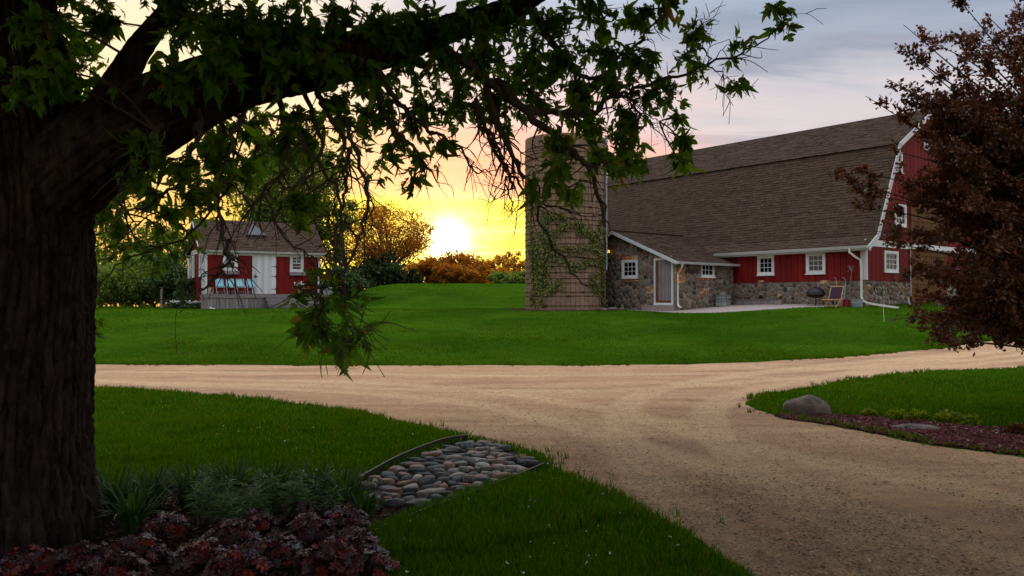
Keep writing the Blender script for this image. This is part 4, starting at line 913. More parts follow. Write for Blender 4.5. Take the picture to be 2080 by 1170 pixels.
# ------------------------------------------------------------------ trees of the background
def crown_tree(name, label, px, depth, top_py, w_px, leaf_m, seed, clumps=45, per=90, ls=0.20, low=0.3, wood=True, group=None, cat='tree', depth_f=0.8, spread=0.5, zoff=0.0, trunk_r=None, leanx=0.0):
    r = np.random.RandomState(seed); b = P(px, 600, depth); gz_ = float(H(b.x, b.y)); top = P(px, top_py, depth).z; h = top - gz_
    wr = w_px / 2 / FPX * depth; t = thing(name, label, cat, (b.x, b.y, gz_ - 0.05), 0, group)
    wood_g = Geo(); tr = trunk_r or max(0.05, h * 0.022)
    leaves = []; c0 = h * low; ch = (h - c0) / 2; cz = c0 + ch
    tops = []
    nl = 5 if wood else 0
    trunk = spline([(0, 0, -0.3), (leanx * 0.3 + r.normal() * 0.05 * h, r.normal() * .03 * h, h * 0.25), (leanx * .6, 0, h * 0.5), (leanx, 0, h * 0.8)], 5)
    tg = Geo(); tube(tg, trunk, np.linspace(tr, tr * 0.3, len(trunk)), 7); tg.build('trunk', M['bark_twig'], t, smooth=True)
    for k in range(clumps):
        while True:
            v = r.uniform(-1, 1, 3)
            q = np.linalg.norm(v)
            if 0.25 < q < 1: break
        v *= (0.78 + 0.2 * r.rand()) / max(q, 0.6) if r.rand() < 0.55 else 0.9
        c = np.array([v[0] * wr + leanx * 0.6, v[1] * wr * depth_f, cz + v[2] * ch * 0.92]); cr = (0.16 + 0.16 * r.rand()) * min(wr, ch) * spread * 2
        if wood:
            z0 = min(max(0.12 * h, c[2] * 0.45 - 0.05 * h), h * 0.72); i = int(np.argmin(abs(trunk[:, 2] - z0))); s0 = trunk[i]
            mid = s0 * 0.5 + c * 0.5 + np.array([0, 0, -0.04 * h]) + r.normal(size=3) * 0.03 * h
            br = spline([s0, mid, c], 5); tube(wood_g, br, np.linspace(tr * 0.33, tr * 0.06, len(br)), 4, cap=False)
            for _ in range(5):
                e = c + r.normal(size=3) * cr * 0.9; sp = br[r.randint(len(br) // 2, len(br))]; tube(wood_g, spline([sp, (sp + e) / 2 + r.normal(size=3) * cr * .2, e], 3), np.linspace(tr * 0.07, tr * 0.03, 7), 3, cap=False)
        n = int(per * 2.3 * (0.5 + r.rand())); pp = c + r.normal(size=(n, 3)) * cr * np.array([0.62, 0.62, 0.5]); leaves.append(pp + np.array([0, 0, abs(r.normal()) * 0.10 * ch if cat == 'bush' else 0]))
    if wood_g.n: wood_g.build('branches', M['bark_twig'], t)
    L = np.concatenate(leaves); L = L[L[:, 2] > 0.0]
    D = r.normal(size=L.shape) + np.array([0, 0, -0.3]); G = Geo(); scatter(G, CARD, L, frames(D, r, 0.5), ls * r.uniform(0.6, 1.4, len(L)))
    G.build('crown', leaf_m, t, kind='stuff'); return t
BG = [
 ('shade_tree', 'tall bright green tree with an open crown rising behind the garden shed', 585, 60, 262, 210, 'leaf_far', 95, 120, .20, .30, 'tree'),
 ('shade_tree', 'slim darker tree between the garden shed and the golden spreading tree', 668, 62, 345, 110, 'leaf_far', 26, 90, .20, .25, 'tree'),
 ('spreading_tree', 'golden backlit tree with a wide low crown right of the shed', 775, 66, 402, 215, 'leaf_sunglow', 105, 46, .17, .20, 'tree'),
 ('bush', 'rounded dark green bush on the crest below the golden tree', 770, 64, 520, 105, 'leaf_dark', 30, 120, .2, .05, 'bush'),
 ('bush', 'small round bush just right of the garden shed corner', 695, 52, 545, 90, 'leaf_dark', 22, 110, .17, .03, 'bush'),
 ('bush', 'backlit bush on the crest straight under the sun', 868, 70, 525, 85, 'leaf_sunglow', 30, 110, .2, .04, 'bush'),
 ('bush', 'tallest bush on the crest, peaked, just right of the sun', 930, 71, 507, 85, 'leaf_sunglow', 34, 120, .2, .04, 'bush'),
 ('bush', 'low spreading bush on the crest right of the tallest bush', 985, 72, 530, 80, 'leaf_sunglow', 22, 90, .2, .03, 'bush'),
 ('sapling', 'thin loose sapling on the crest nearest the silo', 1045, 70, 503, 50, 'leaf_sunglow', 18, 40, .16, .2, 'tree'),
 ('sapling', 'thin loose sapling on the crest a little left of the silo', 1015, 73, 512, 45, 'leaf_sunglow', 16, 36, .16, .2, 'tree'),
 ('bush', 'low green bush at the foot of the two saplings beside the silo', 1040, 66, 550, 95, 'leaf_willow', 26, 100, .18, .02, 'bush'),
 ('bush', 'wide dark bush on the crest between the round bush and the sun', 820, 67, 545, 90, 'leaf_dark', 24, 110, .18, .02, 'bush'),
 ('bush', 'small backlit bush between the two bushes under the sun', 898, 69, 536, 70, 'leaf_sunglow', 22, 100, .18, .02, 'bush'),
 ('bush', 'low backlit bush at the right shoulder of the tallest bush', 962, 69, 538, 75, 'leaf_sunglow', 22, 100, .18, .02, 'bush'),
 ('bush', 'low backlit bush left of the saplings by the silo', 1010, 68, 546, 70, 'leaf_sunglow', 22, 100, .18, .02, 'bush'),
 ('bush', 'dark bush under the left side of the golden tree', 728, 63, 538, 90, 'leaf_dark', 26, 110, .18, .02, 'bush'),
 ('willow_bush', 'broad pale willow bush between the first willow and the dark bush', 318, 52, 508, 100, 'leaf_willow', 40, 120, .16, .02, 'bush'),
 ('willow_bush', 'pale green willow bush at the far edge of the left lawn', 275, 50, 520, 120, 'leaf_willow', 46, 130, .16, .02, 'bush'),
 ('willow_bush', 'pale green willow bush close beside the big trunk', 205, 49, 528, 95, 'leaf_willow', 36, 120, .16, .02, 'bush'),
 ('bush', 'dark green bush between the pale willow and the shed', 345, 48.5, 525, 85, 'leaf_dark', 34, 120, .16, .02, 'bush'),
 ('bush', 'low dark bush against the left end of the shed', 378, 45.2, 560, 56, 'leaf_dark', 24, 110, .12, .0, 'bush'),
 ('shade_tree', 'dark leafy tree behind the willow bushes at far left', 235, 68, 440, 150, 'leaf_far', 34, 80, .24, .15, 'tree'),
 ('shade_tree', 'yellow green tree behind the left gable of the shed', 345, 70, 455, 130, 'leaf_far', 34, 70, .24, .15, 'tree'),
 ('shade_tree', 'green tree beyond the barn gable glimpsed through the crabapple', 1975, 74, 235, 170, 'leaf_far', 44, 110, .26, .25, 'tree'),
 ('shade_tree', 'broad green tree at far right behind the outbuilding', 2110, 80, 330, 210, 'leaf_far', 44, 110, .28, .2, 'tree'),
 ('shade_tree', 'far tree hidden behind the big trunk at the left edge', 60, 64, 430, 260, 'leaf_far', 44, 90, .26, .1, 'tree'),
]
for i, (nm, lb, px, dp, tp, wp, lm, cl, per, ls, low, ct) in enumerate(BG):
    crown_tree(nm, lb, px, dp, tp, wp, M[lm], 100 + i, cl, per, ls, low, True, None, ct, spread=0.62 if ct == 'bush' else 0.5, trunk_r=0.2 if nm == 'spreading_tree' else None)
# distant wood closing the horizon
r = np.random.RandomState(5); G = Geo()
xs = r.uniform(-260, 260, 5200); ys = 190 + r.uniform(-8, 30, 5200); hh = 5 + 5 * fbm(xs * 0.05, xs * 0 + 3, 3)
zz_ = H(xs, ys) + r.rand(5200) ** 0.6 * hh
scatter(G, CARD, np.stack([xs, ys, zz_], -1), frames(r.normal(size=(5200, 3)), r), r.uniform(1.2, 3.2, 5200)); G.build('distant_wood', M['leaf_dark'], kind='stuff', label='distant dark line of woodland along the horizon', cat='wood')
# ------------------------------------------------------------------ ivy on the silo
r = np.random.RandomState(21)
ivy = thing('ivy', 'green creeper climbing the lower half of the concrete silo', 'climbing plant', (SILO_C[0], SILO_C[1], SZ)); sg = Geo(); LP = []
def spt(th, z, o=0.03): return np.array([(SILO_R + o) * math.cos(th), (SILO_R + o) * math.sin(th), z])
def th_of(px): return -math.pi / 2 + math.asin(max(-0.995, min(0.995, (px - 1148.5) / 82.5)))
def zs(py): return EYE + (HOR - py) / FPX * (SILO_C[1] - SILO_R * 0.8) - SZ
strands = [[(1085, 625), (1082, 560), (1078, 500), (1080, 440), (1076, 400)], [(1095, 625), (1100, 580), (1092, 530), (1105, 480), (1098, 430)], [(1222, 620), (1221, 560), (1222, 500), (1224, 450), (1222, 410)], [(1215, 620), (1216, 540), (1212, 480), (1219, 430)],
 [(1080, 530), (1105, 545), (1128, 520), (1150, 540)], [(1078, 560), (1100, 575), (1118, 590), (1132, 570)], [(1078, 480), (1110, 478), (1140, 464), (1180, 460)], [(1216, 500), (1190, 508), (1160, 506), (1125, 512)], [(1215, 470), (1200, 478), (1178, 470), (1165, 462)], [(1220, 540), (1196, 530), (1176, 536), (1150, 545)],
 [(1090, 590), (1104, 560), (1098, 540), (1112, 520)], [(1076, 510), (1090, 500), (1102, 505), (1120, 492)], [(1079, 610), (1090, 570), (1082, 545), (1095, 500)], [(1100, 455), (1122, 440), (1148, 445)], [(1205, 560), (1195, 575), (1210, 590)], [(1218, 520), (1205, 500), (1195, 480)]]
for st in strands:
    pts = spline([spt(th_of(a + r.uniform(-2, 2)), zs(b)) for a, b in st], 10); tube(sg, pts, np.linspace(0.018, 0.006, len(pts)), 4, cap=False)
    for p in pts:
        for _ in range(9): LP.append(p + np.array([r.normal() * .12, r.normal() * .05, r.normal() * .13]))
LP = np.array(LP); th = np.arctan2(LP[:, 1], LP[:, 0]); rr_ = SILO_R + 0.03 + r.rand(len(LP)) * 0.09; LP[:, 0] = rr_ * np.cos(th); LP[:, 1] = rr_ * np.sin(th)
sg.build('stem', M['bark_twig'], ivy); G = Geo(); D = r.normal(size=LP.shape) * 0.6 + np.array([0, 0, -0.9]); R_ = np.zeros((len(LP), 3, 3)); Nn = np.stack([np.cos(th), np.sin(th), 0.3 + 0 * th], -1) + r.normal(size=LP.shape) * 0.4
D /= np.linalg.norm(D, axis=1)[:, None]; Nn = Nn - D * (Nn * D).sum(1)[:, None]; Nn /= np.linalg.norm(Nn, axis=1)[:, None]; R_ = np.stack([D, np.cross(Nn, D), Nn], -1)
scatter(G, ROUNDL, LP, R_, r.uniform(0.05, 0.13, len(LP))); G.build('foliage', M['leaf_ivy'], ivy, kind='stuff')

# ------------------------------------------------------------------ the big boxelder
r = np.random.RandomState(33)
TB = P(22, 1092, 5.75); tz = float(H(TB.x, TB.y))
tree = thing('boxelder_tree', 'huge old tree with ridged bark and a leafy limb arching over the lawn', 'tree', (TB.x, TB.y, tz)); T0 = Vector((TB.x, TB.y, tz))
def L_(px, py, d): p = P(px, py, d) - T0; return (p.x, p.y, p.z)
def bark_tube(G, pts, radii, ns, nl, amp, seed, flare=None):
    pts = spline(pts, 8); rr_ = np.interp(np.linspace(0, 1, len(pts)), np.linspace(0, 1, len(radii)), radii)
    # resample
    s_ = np.concatenate([[0], np.cumsum(np.linalg.norm(np.diff(pts, axis=0), axis=1))]); q = np.linspace(0, s_[-1], nl)
    pp = np.stack([np.interp(q, s_, pts[:, k]) for k in range(3)], -1); rr_ = np.interp(q, s_, rr_)
    t = np.gradient(pp, axis=0); t /= np.linalg.norm(t, axis=1)[:, None]; u = np.cross(t[0], (0.0, 1.0, 0.05)); u /= np.linalg.norm(u); V = []
    an = np.arange(ns) * 2 * math.pi / ns
    for i in range(nl):
        u = u - t[i] * np.dot(u, t[i]); u /= np.linalg.norm(u); w = np.cross(t[i], u)
        A_ = an * max(3, round(rr_[0] * 2 * math.pi / 0.075)) / (2 * math.pi); A_ = A_ + 0.0
        ql = q[i]
        wob = (fbm(np.cos(an) * 3 + seed, np.sin(an) * 3 + ql * 2.2, 3) - .44) * 1.9
        per_ = max(8, round(rr_[0] * 2 * math.pi / 0.070)); ph = an / (2 * math.pi) * per_ + wob
        v = np.abs((ph % 1.0) * 2 - 1)                                     # 0 ridge .. 1 furrow
        cell = np.floor(ph); brk = vn(cell * 3.7 + seed, np.full(ns, ql * 7.0) + cell * 1.9)
        brk2 = vn(cell * 5.1 + 3, np.full(ns, ql * 7.0) + cell * 2.7); hgt = (1 - v ** 3.0) * (0.45 + 0.75 * brk) * (0.62 + 0.38 * ss(np.abs(brk2 - 0.5), 0.02, 0.12)) + 0.7 * (fbm(an * 22 + seed, np.full(ns, ql * 26.0), 3) - .4)
        R0 = rr_[i] * (1 + 0.05 * (fbm(np.cos(an) * 1.3 + 5, np.sin(an) * 1.3 + ql * 0.7, 2) - .4))
        if flare: R0 = R0 * (1 + flare * np.exp(-ql / 0.28) * (1 + 0.5 * np.cos(5 * an + 1)))
        rad_ = R0 + amp * (hgt - 0.6)
        V.append(pp[i] + rad_[:, None] * (np.cos(an)[:, None] * u + np.sin(an)[:, None] * w))
    V = np.concatenate(V); i, j = np.meshgrid(np.arange(nl - 1), np.arange(ns), indexing='ij'); j2 = (j + 1) % ns
    G.add(V, np.stack([i * ns + j, i * ns + j2, (i + 1) * ns + j2, (i + 1) * ns + j], -1).reshape(-1, 4))
G = Geo(); bark_tube(G, [(0.02, 0, -0.25), (-0.02, 0, 0.5), (0.0, 0, 1.2), (0.02, 0, 2.0), (-0.05, 0.05, 2.8), (-0.25, 0.1, 3.6), (-0.55, 0.1, 5.0), (-0.7, 0, 7.5)], [0.54, 0.505, 0.485, 0.475, 0.45, 0.42, 0.33, 0.2], 360, 560, 0.050, 1.0, flare=0.14); G.build('trunk', M['bark'], tree, smooth=True)
LIMB = [(60, 470, 5.75), (120, 370, 5.7), (230, 285, 5.65), (370, 205, 5.7), (500, 158, 5.85), (640, 128, 6.05), (770, 100, 6.3), (900, 62, 6.6), (1050, 10, 6.9), (1180, -80, 7.3), (1260, -190, 7.6), (1300, -330, 7.8)]
LR = [.28, .32, .285, .24, .205, .19, .15, .11, .085, .06, .035, .012]
G = Geo(); bark_tube(G, [L_(*p) for p in LIMB], LR, 170, 420, 0.022, 4.0); G.build('limb', M['bark'], tree, smooth=True)
G = Geo(); bark_tube(G, [L_(*p) for p in [(150, 300, 5.85), (205, 230, 5.9), (245, 160, 6.0), (300, 75, 6.1), (380, -20, 6.3), (480, -140, 6.6)]], [.20, .13, .105, .085, .06, .04], 60, 160, 0.010, 9.0); G.build('limb', M['bark'], tree, smooth=True)
NODES = [np.array(p) for p in spline([L_(*p) for p in LIMB], 6)[18:]] + [np.array(p) for p in spline([L_(*p) for p in [(205, 230, 5.9), (300, 75, 6.1), (380, -20, 6.3), (480, -140, 6.6)]], 6)[4:]] + [np.array(p) for p in [(-0.3, 0.1, 3.8), (-0.55, 0.1, 5.0), (-0.6, 0, 6.0)]]
GUIDES = [
 [(860, 70, 6.5, .07), (960, 140, 6.5, .045), (1060, 215, 6.6, .036), (1165, 228, 6.8, .030), (1215, 225, 6.9, .026), (1235, 195, 6.9, .02), (1300, 178, 6.9, .017), (1440, 133, 6.8, .012), (1540, 90, 6.7, .008), (1592, 40, 6.7, .004)],
 [(1010, 165, 6.6, .045), (1075, 235, 6.3, .036), (1150, 295, 6.0, .030), (1200, 350, 5.9, .022), (1232, 455, 5.8, .012)],
 [(990, 175, 6.6, .04), (1015, 260, 6.4, .028), (1050, 330, 6.3, .02), (1085, 400, 6.2, .014), (1120, 500, 6.1, .011), (1200, 590, 6.0, .006)],
 [(965, 210, 6.5, .03), (985, 270, 6.4, .02), (1030, 345, 6.4, .014), (1100, 410, 6.4, .009), (1190, 440, 6.4, .005)],
 [(960, 200, 6.5, .022), (1010, 300, 6.3, .016), (1040, 380, 6.3, .012), (1028, 360, 6.3, .010), (1040, 430, 6.3, .005)],
 [(640, 150, 6.0, .06), (650, 200, 5.9, .034), (700, 280, 5.8, .026), (704, 350, 5.8, .021), (700, 430, 5.8, .016), (715, 480, 5.8, .008)],
 [(560, 170, 6.0, .045), (580, 260, 5.8, .03), (575, 340, 5.7, .022), (530, 390, 5.6, .017), (500, 440, 5.5, .01)],
 [(520, 180, 6.0, .03), (470, 290, 5.5, .024), (440, 400, 5.3, .020), (455, 470, 5.2, .018), (462, 515, 5.2, .016), (440, 560, 5.2, .013), (400, 590, 5.1, .009), (365, 606, 5.1, .005)],
 [(620, 190, 6.0, .03), (655, 300, 5.7, .02), (600, 380, 5.5, .016), (560, 450, 5.3, .013), (620, 520, 5.0, .009), (650, 560, 4.8, .006)],
 [(740, 150, 6.2, .03), (800, 260, 6.1, .02), (850, 310, 6.1, .014), (885, 370, 6.1, .006)],
 [(760, 120, 6.2, .04), (800, 200, 6.2, .024), (870, 260, 6.3, .017), (930, 300, 6.3, .012), (965, 345, 6.3, .008), (1005, 347, 6.3, .004)],
 [(1080, 20, 6.9, .05), (1130, 100, 7.0, .034), (1200, 160, 7.0, .022), (1290, 95, 7.0, .014), (1370, -15, 7.0, .006)],
 [(700, 240, 5.8, .024), (745, 380, 5.4, .018), (735, 470, 5.1, .014), (700, 560, 4.8, .012), (705, 620, 4.7, .010), (722, 668, 4.6, .007), (735, 690, 4.6, .003)],
 [(590, 240, 5.8, .024), (690, 400, 5.2, .016), (670, 500, 4.9, .012), (655, 590, 4.7, .009), (640, 620, 4.7, .006), (655, 660, 4.7, .003)],
 [(330, 250, 5.5, .03), (300, 300, 5.3, .020), (255, 350, 5.2, .014), (250, 420, 5.2, .006)],
 [(400, 225, 5.6, .03), (400, 300, 5.5, .020), (330, 400, 6.4, .014), (250, 430, 7.0, .006)],
 [(450, 200, 5.8, .03), (520, 300, 7.0, .02), (420, 400, 8.0, .016), (300, 440, 8.2, .012), (220, 470, 8.2, .006)],
 [(430, 210, 5.7, .03), (480, 340, 6.5, .02), (385, 470, 6.5, .014), (250, 530, 6.5, .010), (190, 590, 6.5, .004)],
 [(1230, 195, 6.9, .016), (1290, 200, 6.9, .012), (1275, 230, 6.9, .008), (1340, 250, 6.9, .004)],
 [(1440, 133, 6.8, .009), (1432, 100, 6.8, .006), (1425, 55, 6.8, .003)],
 [(1440, 133, 6.8, .008), (1475, 155, 6.7, .005), (1500, 165, 6.7, .003)],
 [(1280, 182, 6.9, .012), (1285, 215, 6.8, .008), (1340, 250, 6.8, .004)],
]
gn = []
for gi, gd in enumerate(GUIDES):
    gd = [(a, b, c, d_ * (0.62 if gi in (5, 6, 7, 8, 12, 13, 16, 17) else 0.85)) for a, b, c, d_ in gd]
    pts = spline([L_(a, b, c) for a, b, c, _ in gd], 7); rd = np.interp(np.linspace(0, 1, len(pts)), np.linspace(0, 1, len(gd)), [q[3] for q in gd])
    pts = pts + r.normal(size=pts.shape) * 0.012; pts[0] -= 0
    G = Geo(); tube(G, pts, rd, 7)
    gn += list(pts[3:])
    # bare twiglets
    for _ in range(int(len(pts) * 0.9)):
        i = r.randint(2, len(pts)); d = (pts[min(i + 1, len(pts) - 1)] - pts[i - 1]); d = d / (np.linalg.norm(d) + 1e-9) + r.normal(size=3) * 0.7 + np.array([0, 0, -0.35]); d /= np.linalg.norm(d); L = r.uniform(0.08, 0.34)
        m_ = pts[i] + d * L * 0.5 + r.normal(size=3) * 0.03; e = pts[i] + d * L + np.array([0, 0, -0.12 * L]) + r.normal(size=3) * 0.05
        tube(G, spline([pts[i], m_, e], 4), np.linspace(min(rd[i] * 0.55, 0.008), 0.0022, 9), 4, cap=False)
        if r.rand() < 0.5:
            e2 = m_ + (d + r.normal(size=3) * 0.8) * L * 0.35; tube(G, [m_, (m_ + e2) / 2 + r.normal(size=3) * .01, e2], [.004, .003, .002], 3, cap=False)
    G.build('branch', M['bark_twig'], tree, smooth=True)
NODES = np.array(NODES + gn)
BLOBS = [  # px, py, depth, radius px, leaves
 (60, 40, 5.2, 70, 34), (105, 140, 5.0, 50, 24), (190, 30, 6.0, 60, 34), (170, 120, 7.5, 70, 50), (130, 200, 7.6, 70, 45), (30, 160, 5.0, 50, 20), (380, 40, 5.9, 80, 60), (160, -30, 6.5, 90, 60), (330, -20, 6.2, 80, 50), (430, 60, 5.4, 70, 46), (350, 150, 5.2, 50, 26),
 (500, 40, 5.6, 80, 60), (450, 130, 5.2, 60, 34), (580, 60, 5.8, 80, 60), (670, 40, 6.0, 80, 60), (760, 50, 6.1, 80, 60), (850, 40, 6.3, 80, 62), (940, 50, 6.5, 80, 62), (1030, 50, 6.8, 80, 62), (1120, 40, 7.0, 80, 60), (1210, 30, 7.0, 75, 50), (1300, 20, 7.1, 60, 26), (1345, 0, 7.0, 45, 16),
 (560, 130, 5.5, 60, 34), (660, 120, 5.7, 60, 34), (740, 150, 5.9, 55, 30), (820, 130, 6.3, 70, 48), (900, 130, 6.4, 70, 52), (980, 130, 6.7, 75, 58), (1060, 130, 6.9, 75, 58), (1140, 120, 7.0, 75, 56), (1220, 110, 7.0, 60, 40), (1290, 120, 7.0, 40, 20), (1320, 125, 7.0, 25, 9),
 (860, 210, 6.5, 50, 24), (920, 215, 6.6, 55, 28), (1000, 200, 6.7, 65, 42), (1080, 190, 6.9, 70, 50), (1160, 190, 7.0, 70, 46), (1230, 160, 7.0, 50, 30), (1270, 230, 6.9, 35, 18), (1190, 260, 6.8, 55, 32), (1250, 270, 6.8, 45, 24),
 (1290, 300, 6.8, 28, 11), (1270, 345, 6.6, 40, 20), (1130, 290, 6.0, 45, 20), (1120, 340, 5.7, 38, 14), (1150, 385, 5.7, 30, 9), (1090, 375, 5.8, 22, 6), (1215, 320, 6.4, 35, 14),
 (1365, 195, 6.9, 34, 14), (1380, 240, 6.8, 26, 10), (1335, 165, 6.9, 26, 9), (1388, 290, 6.7, 30, 15), (1375, 320, 6.6, 20, 7), (1420, 60, 6.8, 30, 14), (1398, 115, 6.8, 26, 8), (1500, 85, 6.7, 25, 9), (1575, 25, 6.7, 30, 12), (1590, 60, 6.7, 16, 4), (1503, 165, 6.6, 26, 10), (1310, 190, 6.9, 26, 8), (1410, 155, 6.9, 20, 5),
 (290, 280, 5.2, 50, 18), (330, 330, 5.2, 42, 14), (270, 340, 5.2, 30, 8), (420, 330, 5.4, 48, 22), (450, 290, 5.5, 38, 14), (395, 390, 5.3, 34, 10), (600, 230, 5.8, 55, 26), (680, 210, 5.9, 45, 20), (730, 230, 6.1, 38, 14), (560, 290, 5.8, 40, 14), (640, 290, 6.0, 38, 12), (770, 210, 6.2, 40, 16), (820, 250, 6.3, 40, 14),
 (850, 330, 6.2, 34, 12), (900, 290, 6.3, 26, 8), (830, 380, 6.2, 24, 6), (790, 310, 6.3, 28, 8), (600, 420, 5.3, 40, 13), (625, 395, 5.3, 24, 6), (430, 390, 5.2, 26, 7), (500, 340, 6.5, 45, 18),
 (610, 585, 4.7, 26, 7), (640, 560, 4.7, 22, 5), (655, 605, 4.7, 36, 13), (620, 640, 4.7, 34, 12), (670, 660, 4.7, 40, 16), (715, 680, 4.6, 34, 14), (690, 700, 4.6, 30, 9), (700, 585, 4.7, 26, 7), (735, 590, 4.7, 16, 3), (655, 690, 4.7, 28, 8),
 (250, 230, 8.0, 60, 30), (300, 380, 8.2, 60, 34), (230, 400, 8.4, 55, 32), (370, 340, 8.2, 55, 32), (440, 250, 8.2, 60, 34), (520, 240, 8.2, 60, 32), (340, 440, 8.0, 55, 28), (250, 470, 8.0, 50, 24), (210, 350, 8.0, 50, 28), (220, 510, 7.6, 45, 14), (300, 520, 7.6, 45, 12), (380, 430, 8.4, 40, 16), (460, 380, 8.2, 50, 22), (540, 320, 8.4, 50, 22), (195, 590, 6.5, 26, 6), (190, 650, 6.4, 14, 3), (205, 440, 8.2, 40, 18), (360, 500, 7.4, 40, 10), (300, 300, 9, 60, 26), (400, 480, 7.4, 28, 6), (590, 300, 8.0, 40, 16), (650, 240, 8.0, 40, 16), (480, 180, 8, 60, 20), (700, 330, 7.5, 35, 9), (760, 350, 7.2, 35, 8), (740, 270, 7.5, 40, 12)]
LP, LD = [], []
twg = [Geo() for _ in range(12)]
for bi, (px, py, dp, rp, n) in enumerate(BLOBS):
    n = int(n * 1.2 * (1.9 if py < 150 and px < 700 else 1.5 if py < 150 and 220 < px < 1280 else 1.0 if dp < 4.8 else 1.9 if dp < 7.2 else 1.9)); rp = rp * (1.15 if dp < 4.8 else 1.0)
    c = np.array(L_(px, py, dp)); R0 = rp / FPX * dp
    dd = np.linalg.norm((NODES - c) * np.array([1, 0.8, 1]), axis=1) + 0.35 * np.maximum(0, c[2] - NODES[:, 2]); s0 = NODES[int(np.argmin(dd))]
    G = twg[bi % 12]
    L = np.linalg.norm(c - s0); mid = (s0 + c) / 2 + np.array([0, 0, 0.10 * L]) + r.normal(size=3) * 0.05 * L; r0 = 0.006 + 0.006 * min(L, 2)
    br = spline([s0, mid, c], 6); tube(G, br, np.linspace(r0, 0.005, len(br)), 5, cap=False)
    nt = max(2, n // 5)
    for k in range(nt):
        i = r.randint(max(1, len(br) // 2), len(br)); s_ = br[i]; v = r.normal(size=3); v /= np.linalg.norm(v); e = c + v * R0 * r.uniform(0.35, 1.0) * np.array([1, 1, 0.95]); e[2] -= 0.04
        tw = spline([s_, (s_ + e) / 2 + np.array([0, 0, 0.03]) + r.normal(size=3) * 0.03, e], 4); tube(G, tw, np.linspace(0.0045, 0.0018, len(tw)), 4, cap=False)
        for q in range(int(round(n / nt * 1.15))):
            t_ = min(len(tw) - 1, int((1 - r.rand() ** 1.6) * len(tw))); d = (tw[-1] - tw[0]); d = d / (np.linalg.norm(d) + 1e-9) * 0.5 + r.normal(size=3) * 0.6 + np.array([0.28, 0, -0.55])
            LP.append(tw[t_] + r.normal(size=3) * 0.02); LD.append(d)
    # dark seed clusters now and then
for G in twg: G.build('twigs', M['bark_twig'], tree, kind='stuff')
LP = np.array(LP); LD = np.array(LD)
RR = frames(LD, r, 0.35); sc = np.clip(0.55 * np.exp(r.normal(size=len(LP)) * 0.28), 0.28, 0.9); tp = r.randint(0, 3, len(LP))
# single leaves: the nearest ones in view
wpx = LP + np.array(T0); pxx = 1040 + wpx[:, 0] / wpx[:, 1] * FPX; pyy = HOR - (wpx[:, 2] - EYE) / wpx[:, 1] * FPX
vis = (pxx > 0) & (pxx < 2080) & (pyy > 0) & (pyy < 1170); order = np.argsort(np.where(vis, wpx[:, 1] / sc, 99)); single = set(order[:300].tolist())
tme = []
for k in range(3): g_ = Geo(); scatter(g_, TPL[k], np.zeros((1, 3)), np.eye(3)[None], [1.0]); tme.append(g_.mesh('leaf', M['leaf']))
for i in sorted(single):
    m4 = Matrix.Identity(4)
    for a in range(3):
        for b in range(3): m4[a][b] = RR[i][a][b] * sc[i]
        m4[a][3] = LP[i][a]
    link('leaf', tme[tp[i]], tree, mat4=m4)
G = Geo(); keep = np.array([i not in single for i in range(len(LP))])
for k in range(3): m_ = keep & (tp == k); scatter(G, TPL[k], LP[m_], RR[m_], sc[m_])
G.build('foliage', M['leaf'], tree, kind='stuff')
# rest of the crown, unseen above the camera, widened to shade the foreground
G = Geo(); W_ = Geo(); CR = []
for k in range(720):
    a = r.uniform(0, 2 * math.pi); q = math.sqrt(r.rand()) * 9.6; c = np.array([q * math.cos(a) + 2.8, q * math.sin(a) - 1.2, 0]) ; c[2] = 4.3 + r.rand() * 4.5 + (0.9 if q < 3 else 0)
    w_ = c + np.array(T0); yv = HOR - (w_[2] - EYE) / max(w_[1], 0.1) * FPX
    if w_[1] > 0.5 and yv > -130: continue
    s0 = np.array((-0.4 - r.rand() * .3, 0.1, 4.4 + 2 * r.rand()))
    br = spline([s0, (s0 + c) / 2 + r.normal(size=3) * .2, c], 5); tube(W_, br, np.linspace(0.035, 0.01, len(br)), 5, cap=False)
    CR.append(c + r.normal(size=(60, 3)) * np.array([0.55, 0.55, 0.38]))
CR = np.concatenate(CR); w_ = CR + np.array(T0); yv = HOR - (w_[:, 2] - EYE) / np.maximum(w_[:, 1], 0.1) * FPX; CR = CR[((w_[:, 1] < -0.6) | (yv < -60 - 700 / np.maximum(w_[:, 1], 0.2))) & (np.linalg.norm(w_ - np.array([0, 0, EYE]), axis=1) > 2.2)]
scatter(G, TPL[1], CR, frames(r.normal(size=CR.shape) + np.array([0, 0, -.4]), r), r.uniform(1.3, 2.0, len(CR)))
G.build('crown', M['leaf'], tree, kind='stuff'); W_.build('branch', M['bark_twig'], tree)

# ------------------------------------------------------------------ crabapple
r = np.random.RandomState(44)
cbp = (8.95, 12.6); cbz = float(H(*cbp)); crab = thing('crabapple_tree', 'dark bronze leaved crabapple with a few pink blossoms at the right edge', 'tree', (cbp[0], cbp[1], cbz)); C0 = np.array([cbp[0], cbp[1], cbz])
def C_(px, py, d): return np.array(tuple(P(px, py, d))) - C0
tg = Geo(); tk = spline([(0, 0, -0.2), (0.03, 0, 0.6), (-0.02, 0.05, 1.3), (0.0, 0, 2.4), (0.1, 0, 4.2)], 6); tube(tg, tk, np.linspace(0.13, 0.035, len(tk)), 10); tg.build('trunk', M['bark_twig'], crab, smooth=True)
bndy = [(-60, 1990), (0, 1925), (40, 1860), (90, 1835), (140, 1850), (185, 1800), (260, 1835), (330, 1800), (370, 1790), (430, 1800), (500, 1815), (560, 1850), (600, 1870), (650, 1880), (690, 1930)]
def left(y): return float(np.interp(y, [b[0] for b in bndy], [b[1] for b in bndy]))
